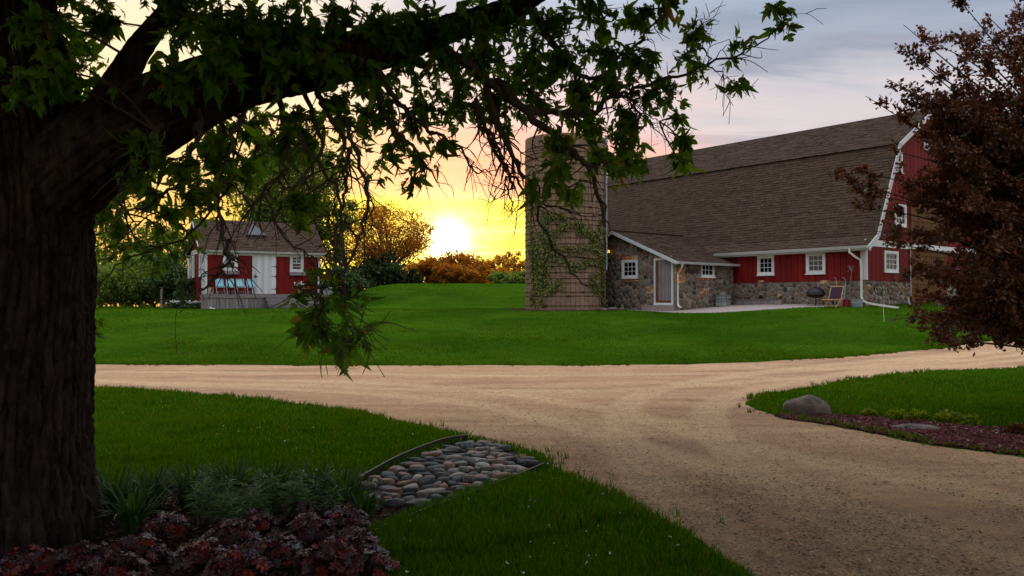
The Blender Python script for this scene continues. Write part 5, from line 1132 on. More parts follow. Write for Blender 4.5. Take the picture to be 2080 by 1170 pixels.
tips = [(1822, 90, 12.3), (1835, 50, 12.4), (1945, -5, 12.5), (2000, 25, 12.8), (1758, 195, 11.9), (1800, 160, 12.0), (1700, 362, 11.6), (1735, 345, 11.8), (1740, 420, 11.7), (1760, 395, 11.8), (1790, 300, 12.0), (1760, 440, 11.6), (1795, 490, 11.8), (1830, 560, 11.7), (1855, 540, 11.9), (1805, 648, 11.3), (1850, 665, 11.3), (1880, 690, 11.3), (1900, 640, 11.5), (1862, 610, 11.6), (1930, 60, 12.4), (1860, 120, 12.2), (1780, 470, 11.8), (1850, 240, 12), (1830, 200, 12), (2040, 90, 13), (2065, 50, 13)]
tips = [t + (1,) for t in tips]
for k in range(215):
    y = r.uniform(60, 665) if k < 175 else r.uniform(-140, 60); x = left(y) + 30 + (r.rand() ** 0.75) * (2380 - left(y)); tips.append((x, y, r.uniform(10.9, 14.6), 1 if x < 2150 else 0))
for k in range(60): tips.append((r.uniform(1880, 2120), r.uniform(200, 560), r.uniform(11.2, 13.8), 1))
for k in range(60): tips.append((r.uniform(1850, 2000), r.uniform(170, 470), r.uniform(11.6, 12.8), 1))
for k in range(50): tips.append((r.uniform(1900, 2120), r.uniform(560, 665), r.uniform(11.2, 13.5), 1))
wood_g = [Geo() for _ in range(10)]; CP, CD, BP = [], [], []
for k, (x, y, d, vis_) in enumerate(tips):
    e = C_(x, y, d); z0 = np.clip(0.55 * e[2] + r.uniform(-.3, .1), 0.5, 3.8); s0 = tk[int(np.argmin(abs(tk[:, 2] - z0)))]
    L = np.linalg.norm(e - s0); m1 = s0 * 0.65 + e * 0.35 + np.array([0, 0, 0.06 * L]) + r.normal(size=3) * .08; m2 = s0 * 0.3 + e * 0.7 + np.array([0, 0, 0.05 * L]) + r.normal(size=3) * .08
    br = spline([s0, m1, m2, e], 9); G = wood_g[k % 10]; tube(G, br, np.linspace(0.028, 0.004, len(br)), 5, cap=False)
    n = len(br)
    ns2 = 12
    for q in range(ns2):
        i = int(n * (0.35 + 0.63 * r.rand())); s_ = br[i]; dv = (e - s0) / L * 0.6 + r.normal(size=3) * 0.75 + np.array([0, 0, .12]); dv /= np.linalg.norm(dv); l2 = r.uniform(0.12, 0.42) * (1.15 - 0.6 * i / n)
        tw = spline([s_, s_ + dv * l2 * .5 + r.normal(size=3) * .02, s_ + dv * l2], 3); tube(G, tw, [0.004, .0035, .003, .0028, .0025, .0022, .002], 3, cap=False)
        nn_ = 38 if vis_ else 14
        ii = r.rand(nn_) * (len(tw) - 1); a_ = ii.astype(int); pp = tw[a_] + r.normal(size=(nn_, 3)) * 0.035; CP.append(pp); CD.append(dv * 0.7 + r.normal(size=(nn_, 3)) * 0.7)
        if r.rand() < 0.055: BP.append(s_ + dv * l2 * r.uniform(.4, 1) + r.normal(size=(9, 3)) * 0.045)
    i2 = (r.rand(26) ** 0.7 * (n - 1)).astype(int); i2 = i2[i2 > n * 0.4]; CP.append(br[i2] + r.normal(size=(len(i2), 3)) * .03); CD.append((e - s0) / L + r.normal(size=(len(i2), 3)) * .7)
for G in wood_g: G.build('branch', M['bark_twig'], crab)
CP = np.concatenate(CP); CD = np.concatenate(CD); G = Geo(); scatter(G, CARD, CP, frames(CD, r, 0.4), r.uniform(0.045, 0.090, len(CP))); G.build('foliage', M['leaf_crab'], crab, kind='stuff')
BP = np.concatenate(BP); G = Geo(); scatter(G, ROUNDL, np.repeat(BP, 3, 0), frames(r.normal(size=(len(BP) * 3, 3)), r), r.uniform(0.02, 0.035, len(BP) * 3)); G.build('blossom', M['blossom'], crab, kind='stuff')

# ------------------------------------------------------------------ evening haze
G = Geo(); bx(G, -245, 245, -40, 238, -1.5, 14.5)
hm = bpy.data.materials.new('haze'); hm.use_nodes = True; ht = hm.node_tree; ht.nodes.clear(); hv = ht.nodes.new('ShaderNodeVolumePrincipled'); hv.inputs['Density'].default_value = HAZE; hv.inputs['Color'].default_value = (1.0, 0.93, 0.85, 1); hv.inputs['Anisotropy'].default_value = 0.80
ho = ht.nodes.new('ShaderNodeOutputMaterial'); ht.links.new(hv.outputs[0], ho.inputs['Volume'])
if HAZE > 0: G.build('haze', hm, kind='stuff')
# ================================================================== ground cover and near plants
def fhit(px, py): x, y = ground_hit(px, py); return x, y, float(H(x, y))
r = np.random.RandomState(77)
# grass
def grass_pts(n, d0, d1, amax, rr_):
    d = d0 * (d1 / d0) ** rr_.rand(n); a = rr_.uniform(-amax, amax, n); x = d * np.tan(a); y = d; ok = np.ones(n, bool)
    for nm, poly, dep, mg, mt, lb in SHEETS:
        pa = np.array(poly); m_ = (x > pa[:, 0].min() - .3) & (x < pa[:, 0].max() + .3) & (y > pa[:, 1].min() - .3) & (y < pa[:, 1].max() + .3) & ok
        sd_ = polysd(x[m_], y[m_], poly) + 0.10 * (fbm(x[m_] * 2.3, y[m_] * 2.3, 3) - 0.44); ok[np.where(m_)[0]] = sd_ > (r.rand(len(sd_)) ** 3) * 0.12 - 0.04
    bxl = 0.773 * (x - B_O[0]) + 0.634 * (y - B_O[1]); byl = -0.634 * (x - B_O[0]) + 0.773 * (y - B_O[1]); ok &= ~((bxl > -0.05) & (bxl < 12) & (byl > -0.05)) & ~((bxl > -4.35) & (bxl < 0) & (byl > 6.7) & (byl < 14.4))
    sxl = (x - S_O[0]) * ud[0] + (y - S_O[1]) * ud[1]; syl = (x - S_O[0]) * vd[0] + (y - S_O[1]) * vd[1]; ok &= ~((sxl > -.3) & (sxl < 6.5) & (syl > -1.7) & (syl < 4))
    return x[ok], y[ok]
x, y = grass_pts(620000, 4.1, 46, rad(36), r)
x2, y2 = grass_pts(90000, 46, 68, rad(34), r); x = np.concatenate([x, x2]); y = np.concatenate([y, y2])
n = len(x); d = np.hypot(x, y); tuft = fbm(x * 1.6, y * 1.6, 3); pat = fbm(x * 0.45 + 9, y * 0.45, 3)
hgt = (0.036 + 0.050 * tuft + 0.028 * (r.rand(n) ** 2)) * (0.8 + 0.5 * (pat > 0.5)) * np.clip(1.12 - d / 42, .38, 1); wd = 0.0016 + 0.00058 * d
an = r.uniform(0, 2 * math.pi, n); ln_ = r.uniform(0.1, 0.75, n) * hgt; la_ = r.uniform(0, 2 * math.pi, n); z = H(x, y) - 0.006
b0 = np.stack([x - np.cos(an) * wd, y - np.sin(an) * wd, z], -1); b1_ = np.stack([x + np.cos(an) * wd, y + np.sin(an) * wd, z], -1)
near = d < 9
tipp = np.stack([x + np.cos(la_) * ln_, y + np.sin(la_) * ln_, z + hgt], -1)
G = Geo(); V = np.stack([b0, b1_, tipp], 1).reshape(-1, 3); G.add(V, np.arange(n * 3).reshape(-1, 3))
G.build('grass', M['grass'], kind='stuff', label='short green mown lawn grass on both sides of the gravel drive', cat='grass')
# taller tufts at the drive's edge
x, y = [], []
for i in range(len(ROAD)):
    a, b = np.array(ROAD[i]), np.array(ROAD[(i + 1) % len(ROAD)]); L = np.hypot(*(b - a))
    if a[1] < 3 or b[1] < 3 or abs(a[0]) > 22 or abs(b[0]) > 22: continue
    m_ = int(L * 28); t_ = r.rand(m_); q = a + (b - a) * t_[:, None] + r.normal(size=(m_, 2)) * 0.10; x += list(q[:, 0]); y += list(q[:, 1])
x = np.array(x); y = np.array(y); cl = vn(x * 1.3, y * 1.3) > 0.42; x, y = x[cl], y[cl]; x = np.repeat(x, 7) + r.normal(size=len(x) * 7) * .025; y = np.repeat(y, 7) + r.normal(size=len(y) * 7) * .025
n = len(x); d = np.hypot(x, y); h_ = r.uniform(.03, .09, n); wd = 0.0018 + .0005 * d; an = r.uniform(0, 6.28, n); z = H(x, y) - .03; ln_ = h_ * r.uniform(.2, 1, n); la_ = r.uniform(0, 6.28, n)
G = Geo(); G.add(np.stack([np.stack([x - np.cos(an) * wd, y - np.sin(an) * wd, z], -1), np.stack([x + np.cos(an) * wd, y + np.sin(an) * wd, z], -1), np.stack([x + np.cos(la_) * ln_, y + np.sin(la_) * ln_, z + h_ + .02], -1)], 1).reshape(-1, 3), np.arange(n * 3).reshape(-1, 3))
G.build('grass_tufts', M['grass'], kind='stuff', label='ragged grass tufts creeping over the edge of the gravel drive', cat='grass')
# clover blossoms dotted in the grass
_x, _y = grass_pts(450, 4.4, 16, rad(33), r); _k = fbm(_x * .5, _y * .5, 3) > .45; _x, _y = _x[_k], _y[_k]; G = Geo(); _n = len(_x)
scatter(G, ROUNDL, np.repeat(np.stack([_x, _y, H(_x, _y) + r.uniform(.035, .07, _n)], -1), 3, 0), frames(r.normal(size=(_n * 3, 3)), r), np.repeat(r.uniform(.008, .016, _n), 3)); G.build('clover', M['petal'], kind='stuff', label='tiny white clover blossoms dotted through the grass', cat='clover')
# pebbles
OCT = (np.array([(1, 0, 0), (0, 1, 0), (-1, 0, 0), (0, -1, 0), (0, 0, .6), (0, 0, -.6)], float), [(0, 1, 4), (1, 2, 4), (2, 3, 4), (3, 0, 4)])
def pebbles(n, pts, s0, s1, m_, name, label, flat=0.6, zo=0.0):
    x, y = pts; n = len(x); s_ = s0 + (s1 - s0) * r.rand(n) ** 3; a = r.uniform(0, 6.28, n); V = OCT[0][:5][None] * s_[:, None, None] * np.array([1, .75, flat]) * r.uniform(.7, 1.3, (n, 5, 1)); c, q = np.cos(a), np.sin(a)
    VX = V[..., 0] * c[:, None] - V[..., 1] * q[:, None] + x[:, None]; VY = V[..., 0] * q[:, None] + V[..., 1] * c[:, None] + y[:, None]; VZ = V[..., 2] + (H(x, y) + zo)[:, None]
    F = np.array(OCT[1])[None] + (np.arange(n) * 5)[:, None, None]; G = Geo(); G.add(np.stack([VX, VY, VZ], -1).reshape(-1, 3), F.reshape(-1, 3)); G.build(name, m_, kind='stuff', label=label, cat='gravel')
n = 240000; d = 4.2 * (22 / 4.2) ** r.rand(n); a = r.uniform(-rad(35), rad(36), n); x = d * np.tan(a); y = d; sd_ = polysd(x, y, ROAD)
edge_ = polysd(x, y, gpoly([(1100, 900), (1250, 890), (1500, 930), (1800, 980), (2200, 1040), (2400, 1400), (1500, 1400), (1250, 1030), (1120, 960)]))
k = (sd_ < 0.05) & (r.rand(n) < np.clip(0.30 - edge_ * 0.35, 0.30, 1.0) * (0.45 + 1.3 * fbm(x * 1.1, y * 1.1, 3)))  # coarser gravel at lower right, crowded also to paint in corner darkening
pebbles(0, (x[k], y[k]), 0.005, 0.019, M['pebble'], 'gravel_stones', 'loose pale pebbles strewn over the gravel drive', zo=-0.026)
# mulch chips
def chips(poly, n, m_, name, label, zo, lim=None, s=0.02):
    pa = np.array(poly); lo = pa.min(0); hi = pa.max(0)
    if lim: lo = np.maximum(lo, lim[0]); hi = np.minimum(hi, lim[1])
    x = r.uniform(lo[0], hi[0], n); y = r.uniform(lo[1], hi[1], n); k = polysd(x, y, poly) < 0.06; x, y = x[k], y[k]; n = len(x)
    L = np.stack([x, y, H(x, y) + zo + r.uniform(0, .02, n)], -1); D = r.normal(size=(n, 3)) * np.array([1, 1, .25]); G = Geo(); tp_ = (np.array([(-.5, -.22, 0), (.5, -.18, 0), (.5, .2, 0), (-.5, .24, 0), (-.5, -.22, .14), (.5, -.18, .14), (.5, .2, .14), (-.5, .24, .14)]), np.array([(4, 5, 6, 7), (0, 1, 5, 4), (1, 2, 6, 5), (2, 3, 7, 6), (3, 0, 4, 7)]))
    scatter(G, tp_, L, frames(D, r, 1.2), s * r.uniform(.6, 2.2, n)); G.build(name, m_, kind='stuff', label=label, cat='mulch')
chips(ISLAND_MULCH, 30000, M['chip_red'], 'mulch', 'reddish wood mulch strip beside the island boulder', -0.02, s=0.028)
chips(FRONTBED, 16000, M['chip'], 'mulch', 'dark bark mulch under the red leaved plants around the big trunk', -0.03, ((-5.5, 3.5), (0.5, 8.5)), s=0.022)
chips(SILORING, 5000, M['chip'], 'mulch', 'dark mulch ring around the foot of the silo', -0.02, s=0.05)
# stones of the drainage bed
bed = link('stone_bed', None, None, (0, 0, 0), kind='structure')
class GF:
    """stone laid on the ground"""
    def __init__(s, zo): s.zo = zo
    def p(s, a, b, c=0.0): return Vector((a, b, float(H(a, b)) + s.zo + c))
pa = np.array(STONEBED); sz = 0.155; pts = [p for p in jitter(pa[:, 0].min(), pa[:, 0].max(), pa[:, 1].min(), pa[:, 1].max(), sz, r, 0.62)]
pts = np.array(pts); k = polysd(pts[:, 0], pts[:, 1], STONEBED) < -0.04; allp = pts
cs = cells(allp[polysd(allp[:, 0], allp[:, 1], STONEBED) < 0.35], sz, [])
for poly in cs:
    c = np.mean(poly, axis=0)
    if polysd(np.array([c[0]]), np.array([c[1]]), STONEBED)[0] > -0.05: continue
    if r.rand() < 0.03: continue
    G = Geo(); q = np.array(poly); q = c + (q - c) * r.uniform(.90, 1.02); stone_geo(G, GF(-0.03 + r.uniform(-.01, .025)), [tuple(v) for v in q], 0.010, r.uniform(.018, .048), r); G.build('stone', M['bedstone'], bed, smooth=bool(r.rand() < .55))
# edging strips
def strip(pts_px, label, h=0.055, m_='edging'):
    p = spline([(*ground_hit(*q), 0) for q in pts_px], 6); p[:, 2] = H(p[:, 0], p[:, 1]) - .03; V = []
    t = np.gradient(p[:, :2], axis=0); t /= np.linalg.norm(t, axis=1)[:, None]; nrm = np.stack([-t[:, 1], t[:, 0]], -1) * 0.008
    for i in range(len(p)):
        for s_, z in ((-1, 0), (-1, h + .03), (1, h + .03), (1, 0)): V.append((p[i, 0] + nrm[i, 0] * s_, p[i, 1] + nrm[i, 1] * s_, p[i, 2] + z))
    G = Geo(); G.add(V, [(4 * i + j, 4 * i + (j + 1) % 4, 4 * i + 4 + (j + 1) % 4, 4 * i + 4 + j) for i in range(len(p) - 1) for j in range(4)]); G.build('garden_edging', M[m_], label=label, cat='edging')
strip([(700, 1000), (740, 975), (800, 942), (860, 915), (905, 900), (950, 893)], 'dark edging strip along the upper side of the stone bed')
strip([(1106, 948), (1040, 975), (960, 1006), (880, 1036), (820, 1062), (760, 1088)], 'worn edging strip along the lower side of the stone bed', 0.035)

# ---- bed plants
def heuchera(px, py, n, label, seed, R0=0.19, hh=0.16):
    q = np.random.RandomState(seed); x, y, z = fhit(px, py); t = thing('heuchera', label, 'plant', (x, y, z - .02), 0, 'dark red heucheras around the big trunk')
    st = Geo()
    for i in range(n):
        a = q.uniform(0, 6.28); rr_ = math.sqrt(q.rand()) * R0; zz = hh * (1.05 - 0.65 * (rr_ / R0) ** 2) + q.uniform(-.03, .03); p = Vector((rr_ * math.cos(a), rr_ * math.sin(a), zz))
        nrm = Vector((math.cos(a) * (rr_ / R0) * 0.8 + q.normal() * .3, math.sin(a) * (rr_ / R0) * 0.8 + q.normal() * .3 - 0.25, 1)).normalized()
        s_ = q.uniform(.025, .045); m4 = (Matrix.Translation(p) @ nrm.to_track_quat('Z', 'Y').to_matrix().to_4x4() @ Matrix.Rotation(q.uniform(0, 6.28), 4, 'Z') @ Matrix.Scale(s_, 4)); link('leaf', HL[q.randint(3)], t, mat4=m4)
        tube(st, spline([(p.x * .15, p.y * .15, 0), (p.x * .6, p.y * .6, zz * .6), tuple(p)], 3), 0.003, 3, cap=False)
    st.build('stems', M['leaf_heuchera'], t)
HL = []
for k in range(3):
    q = np.random.RandomState(k); nl = 7; ring = []; V = [(0, 0, -.12)]; N_ = 28
    for i in range(N_):
        a = i / N_ * 2 * math.pi; rr_ = 0.80 + 0.17 * math.cos(a * nl) + q.uniform(-.07, .07) - (0.55 if i == 0 else 0); V.append((rr_ * .55 * math.cos(a), rr_ * .55 * math.sin(a), .03 * math.cos(a * nl)))
    for i in range(N_):
        a = i / N_ * 2 * math.pi; rr_ = 0.92 + 0.20 * math.cos(a * nl) + q.uniform(-.08, .08) - (0.75 if i == 0 else 0); V.append((rr_ * math.cos(a), rr_ * math.sin(a), -.10 + .14 * math.cos(a * nl + 1.2) + q.uniform(-.05, .05)))
    G = Geo(); G.add(V, [(0, 1 + i, 1 + (i + 1) % N_) for i in range(N_)]); G.F.setdefault(4, []).append((np.array([(1 + i, 1 + N_ + i, 1 + N_ + (i + 1) % N_, 1 + (i + 1) % N_) for i in range(N_)]), 0)); HL.append(G.mesh('leaf', M['leaf_heuchera'], smooth=True))
HEU = [(700, 1070, 36, 'red leaved heuchera nearest the stone bed'), (630, 1085, 34, 'heuchera with scarlet leaves just left of the one by the stones'), (715, 1120, 38, 'heuchera spilling over the mulch beside the lower lawn'), (660, 1150, 38, 'heuchera at the bottom edge below the scarlet leaved one'), (520, 1075, 30, 'heuchera under the lilies in the middle of the bed'), (470, 1100, 36, 'crimson heuchera in the middle of the front bed'), (560, 1130, 38, 'silvery heuchera in the middle of the bottom row'), (410, 1140, 36, 'low dark heuchera in the bottom row, left of middle'), (330, 1085, 30, 'heuchera nearest the lilies on the trunk side'), (280, 1130, 34, 'dark heuchera in front of the trunk foot'), (170, 1145, 34, 'nearly black heuchera at the foot of the big trunk'), (480, 1165, 34, 'heuchera cut by the bottom edge in the middle'), (740, 1160, 30, 'heuchera in the corner where bed and lower lawn meet'), (60, 1160, 30, 'heuchera in the bottom left corner'), (230, 1175, 30, 'heuchera cut by the bottom edge under the trunk'), (600, 1050, 26, 'small heuchera peeking out between lilies and scarlet leaves')]
for i, (a, b, c, lb) in enumerate(HEU): heuchera(a, b + 12, int(c * 1.9), lb, 300 + i)
def blades(name, label, px, py, seed, n=70, L=0.42, w=0.011, group='daylilies at the back of the bed', R0=0.10):
    q = np.random.RandomState(seed); x, y, z = fhit(px, py); t = thing(name, label, 'plant', (x, y, z - .02), 0, group); G = Geo()
    for i in range(n):
        a = q.uniform(0, 6.28); rr_ = q.rand() * R0; l = L * q.uniform(.6, 1.1); out = q.uniform(.25, .85); s = np.linspace(0, 1, 7); hz_ = l * (1.25 * s - out * s ** 2 * 1.0) * .95; ra = rr_ + l * out * s ** 1.6; wv = w * np.sin(np.pi * np.clip(s * .8 + .18, 0, 1)) + .0006; a2 = a + q.normal() * .3 * s
        c, s_ = np.cos(a2), np.sin(a2); Pc = np.stack([ra * c, ra * s_, np.maximum(hz_, 0.0)], -1); side = np.stack([-s_, c, 0 * c], -1) * wv[:, None]; up_ = np.array([0, 0, .35]) * wv[:, None]
        V = np.concatenate([Pc - side + up_, Pc, Pc + side + up_]); F = [(k, k + 1, 7 + k + 1, 7 + k) for k in range(6)] + [(7 + k, 7 + k + 1, 14 + k + 1, 14 + k) for k in range(6)]; G.add(V, F)
    G.build('foliage', M['leaf_daylily'], t, smooth=True)
for i, (a, b, lb) in enumerate([(235, 1040, 'daylily clump right beside the big trunk'), (310, 1030, 'second daylily clump from the big trunk'), (385, 1025, 'daylily clump behind the leftmost lilies'), (560, 1015, 'daylily clump behind the middle of the lilies'), (470, 1010, 'small daylily clump at the lawn edge behind the lilies'), (640, 1015, 'lush daylily clump second from the stone bed'), (700, 1030, 'daylily clump touching the stone bed'), (270, 1075, 'dim daylily clump in front of the trunk side'), (735, 1045, 'small arching daylily over the lower stones')]): blades('daylily', lb, a, b, 400 + i, n=80 if i != 8 else 34, L=.40 if i != 8 else .25)
def lily(px, py, seed, label, ns=4):
    q = np.random.RandomState(seed); x, y, z = fhit(px, py); t = thing('lily', label, 'plant', (x, y, z - .02), 0, 'leafy lilies in the middle of the bed'); PP, DD = [], []; sg = Geo()
    for k in range(ns):
        bx_, by_ = q.normal(size=2) * .07; h = q.uniform(.22, .34); st = spline([(bx_, by_, 0), (bx_ * 1.3, by_ * 1.3, h * .6), (bx_ * 1.5, by_ * 1.5, h)], 5); tube(sg, st, .004, 5)
        for i in range(58):
            tt = 0.25 + 0.75 * (i / 58); p = st[min(len(st) - 1, int(tt * (len(st) - 1)))]; a = i * 2.4 + q.normal() * .2; PP.append(p + np.array([0, 0, q.normal() * .006])); DD.append((math.cos(a), math.sin(a), 0.25 + 0.5 * (tt > .93) + q.normal() * .15))
    sg.build('stem', M['leaf_lily'], t); tp_ = (np.array([(0, 0, 0), (.4, .085, .02), (1, 0, -.25), (.4, -.085, .02), (.4, 0, -.015), (.75, .05, -.09), (.75, -.05, -.09)]), np.array([(0, 1, 4, 4), (0, 4, 3, 3), (1, 5, 4, 4), (4, 6, 3, 3), (5, 2, 4, 4), (4, 2, 6, 6)])); G = Geo(); PP = np.array(PP); scatter(G, tp_, PP, frames(np.array(DD), q, 3), q.uniform(.07, .115, len(PP))); G.build('foliage', M['leaf_lily'], t)
for i, (a, b, lb) in enumerate([(420, 1060, 'leftmost bushy lily clump'), (480, 1050, 'tall lily clump with starry whorls, left of middle'), (550, 1050, 'pale starry lily clump in the middle of the bed'), (605, 1060, 'lily clump left of the scarlet heuchera'), (455, 1085, 'low drooping lily clump in front of the leftmost'), (650, 1045, 'rightmost lily clump below the lush daylily'), (520, 1080, 'lily clump in front of the starry ones')]): lily(a, b, 500 + i, lb)

# ---- boulder and island
x, y, z = fhit(1648, 841)
def rock(name, label, cx_, cy_, cz_, sx_, sy_, sz_, seed, ns=40, nr=20):
    q = seed * 3.1; V = []; 
    for i in range(nr + 1):
        ph = i / nr * math.pi
        for j in range(ns):
            a = j / ns * 2 * math.pi; dx_, dy_, dz_ = math.sin(ph) * math.cos(a), math.sin(ph) * math.sin(a), math.cos(ph); p = Vector((dx_ * 1.3 + q, dy_ * 1.3, dz_ * 1.3)); f = 1 + 0.16 * noise.noise(p) + 0.06 * noise.noise(p * 3) + .02 * noise.noise(p * 9)
            V.append((dx_ * f * sx_, dy_ * f * sy_, dz_ * f * sz_))
    G = Geo(); G.add(V, [(i * ns + j, i * ns + (j + 1) % ns, (i + 1) * ns + (j + 1) % ns, (i + 1) * ns + j) for i in range(nr) for j in range(ns)]); o = G.build(name, M['boulder'], smooth=True, label=label, cat='rock'); o.location = (cx_, cy_, cz_); return o
rock('boulder', 'rounded granite boulder on the mulch at the tip of the island', x, y + .15, z + 0.02, 0.34, 0.30, 0.22, 1)
x, y, z = fhit(1862, 868); rock('flat_rock', 'flat grey rock sunk in the reddish mulch', x, y, z - .015, .30, .2, .055, 2)
def shrublet(px, py, seed, label, R0=.2, h=.16, n=420, m_='leaf_willow', ls=.05, name='low_plant'):
    q = np.random.RandomState(seed); x, y, z = fhit(px, py); t = thing(name, label, 'plant', (x, y, z - .02)); v = q.normal(size=(n, 3)); v /= np.linalg.norm(v, axis=1)[:, None]; v *= (q.rand(n) ** .4)[:, None]; v[:, 2] = abs(v[:, 2]); LPp = v * np.array([R0, R0 * .8, h]); G = Geo(); scatter(G, ROUNDL, LPp, frames(v + np.array([0, 0, .3]) + q.normal(size=v.shape) * .3, q, .8), q.uniform(.6, 1.3, n) * ls); G.build('foliage', M[m_], t)
    G = Geo()
    for k in range(7): e = LPp[q.randint(n)]; tube(G, [(0, 0, 0), tuple(e * .5), tuple(e)], .003, 3)
    G.build('stems', M['bark_twig'], t)
for i, (a, b, R0, lb) in enumerate([(1765, 843, .10, 'tiny green seedling plant right of the boulder'), (1822, 850, .17, 'first of the leafy plants along the mulch, right of the seedling'), (1868, 850, .15, 'paler low plant second along the mulch edge'), (1925, 857, .19, 'largest leafy plant along the mulch edge'), (1970, 862, .15, 'leafy plant just right of the largest'), (2070, 880, .15, 'orange tinged plant where the mulch meets the right edge')]): shrublet(a, b, 600 + i, lb, R0, R0 * .8, 300 if i != 5 else 350, 'leaf_far' if i != 5 else 'leaf_crab', .045)
# white flowers and plants by the shed
for i, (px, py, lb, R0) in enumerate([(395, 622, 'white flowering clump at the left foot of the shed deck', .42), (358, 626, 'small white flowering clump in the dark bush left of the shed', .28)]):
    q = np.random.RandomState(700 + i); x, y, z = (lambda p: (p.x, p.y, float(H(p.x, p.y))))(P(px, py, 43.3)); t = thing('white_flowers', lb, 'plant', (x, y, z)); n = 260; v = q.normal(size=(n, 3)) * np.array([R0 * .5, R0 * .4, .1]); v[:, 2] = abs(v[:, 2]) + .1; G = Geo(); scatter(G, CARD, v, frames(q.normal(size=v.shape), q), q.uniform(.08, .16, n)); G.build('foliage', M['leaf_dark'], t)
    fl = q.normal(size=(60, 3)) * np.array([R0 * .5, R0 * .4, .04]) + np.array([0, -.1, .36]); G = Geo(); scatter(G, ROUNDL, np.repeat(fl, 3, 0), frames(q.normal(size=(180, 3)), q), q.uniform(.04, .07, 180)); G.build('blossom', M['petal'], t)

# ================================================================== small things
bpy.context.view_layer.update()
SM = shed.matrix_world.copy(); BM = barn.matrix_world.copy()
def on_shed(x, y, z): return SM @ Vector((x, y, z))
def chair(loc, rz, label):
    t = thing('folding_chair', label, 'chair', loc, rz, 'blue folding chairs on the shed deck'); W2 = .192
    G = Geo(); bw = [Vector((0, .20, .76)), Vector((0, .06, .42))]
    for k in range(6):
        a = bw[0].lerp(bw[1], k / 6); b = bw[0].lerp(bw[1], (k + 1) / 6); s_ = .018 * math.sin(math.pi * k / 6); s2 = .018 * math.sin(math.pi * (k + 1) / 6)
        v = [(-W2 + .012, a.y + s_, a.z), (W2 - .012, a.y + s_, a.z), (W2 - .012, b.y + s2, b.z), (-W2 + .012, b.y + s2, b.z)]; G.add(v + [(p[0], p[1] + .008, p[2]) for p in v], BOXF)
    G.build('backrest', M['blue'], t)
    G = Geo(); bx(G, -W2 + .012, W2 - .012, -.30, .05, .385, .40); G.build('seat', M['blue'], t)
    G = Geo(); bx(G, -W2 + .012, W2 - .012, -.31, -.295, .33, .40); G.build('seat_front', M['blue'], t)
    for s_ in (-1, 1):
        G = Geo(); tube(G, [(s_ * W2, .22, .78), (s_ * W2, .06, .40), (s_ * W2, -.28, 0)], .012, 6); G.build('leg', M['galv'], t)
        G = Geo(); tube(G, [(s_ * (W2 - .02), -.30, .40), (s_ * (W2 - .02), .0, .2), (s_ * (W2 - .02), .22, 0)], .012, 6); G.build('leg', M['galv'], t)
    G = Geo(); tube(G, [(-W2, .22, .78), (W2, .22, .78)], .012, 6); tube(G, [(-W2, -.16, .14), (W2, -.16, .14)], .008, 5); tube(G, [(-W2 + .02, .15, .07), (W2 - .02, .15, .07)], .008, 5); G.build('crossbar', M['galv'], t)
cx0 = along(448, on_shed(0, -.85, 0), ud)
for i, lb in enumerate(['leftmost blue folding chair, beside the buff bucket on the deck', 'second blue folding chair from the left, before the red pot', 'third blue folding chair from the left on the deck', 'blue folding chair nearest the white shed door']):
    chair(on_shed(cx0 + i * .515, -.72, DZ), S_RZ + random.Random(i).uniform(-.03, .03), lb)
def bucket(loc, r0, r1, h, m_, name, label, cat='bucket', rz=0.0, rim=True, handle=False):
    t = thing(name, label, cat, loc, rz); G = Geo(); lathe(G, [(0, 0.005), (r0, 0), (r1, h), (r1 + .012, h), (r1 + .012, h + .015), (r1 - .008, h + .015), (r0 - .01, .02), (0, .02)], 24); G.build('body', M[m_], t, smooth=False)
    G = Geo(); lathe(G, [(r0 + (r1 - r0) * .55 + .002, h * .5), (r0 + (r1 - r0) * .55 + .01, h * .55), (r0 + (r1 - r0) * .6 + .002, h * .6)], 24)
    G.build('rib', M[m_], t); 
    if handle:
        for s_ in (-1, 1): G = Geo(); tube(G, [(s_ * (r1 + .01), -.06, h - .03), (s_ * (r1 + .06), -.04, h - .04), (s_ * (r1 + .06), .04, h - .04), (s_ * (r1 + .01), .06, h - .03)], .01, 5); G.build('handle', M[m_], t)
    return t
bucket(on_shed(along(428, on_shed(0, -.4, 0), ud), -.45, DZ), .125, .145, .33, 'buff', 'bucket', 'buff plastic bucket at the left end of the shed deck')
bucket(on_shed(along(464, on_shed(0, -.55, 0), ud), -.42, DZ), .08, .10, .2, 'redplastic', 'pot', 'small red pot under the blue chairs', 'pot')
pl_ = on_shed(along(612, on_shed(0, -1.1, 0), ud), -1.1, DZ); t = thing('flower_planter', 'terracotta planter of white flowers on the right half of the shed deck', 'planter', pl_)
G = Geo(); lathe(G, [(0, 0), (.15, 0), (.22, .28), (.25, .28), (.25, .32), (.2, .32), (.17, .27), (0, .27)], 16); G.build('pot', M['brick'], t)
q = np.random.RandomState(9); v = q.normal(size=(160, 3)) * np.array([.16, .14, .09]) + np.array([0, 0, .42]); G = Geo(); scatter(G, CARD, v, frames(q.normal(size=v.shape), q), q.uniform(.06, .12, 160)); G.build('foliage', M['leaf_dark'], t)
v = q.normal(size=(50, 3)) * np.array([.15, .12, .06]) + np.array([0, -.05, .52]); G = Geo(); scatter(G, ROUNDL, np.repeat(v, 3, 0), frames(q.normal(size=(150, 3)), q), q.uniform(.04, .07, 150)); G.build('blossom', M['petal'], t)
t = thing('flower_trough', 'grey metal trough with white flowers at the right end of the shed deck', 'planter', on_shed(SW + .02, -1.3, DZ), S_RZ)
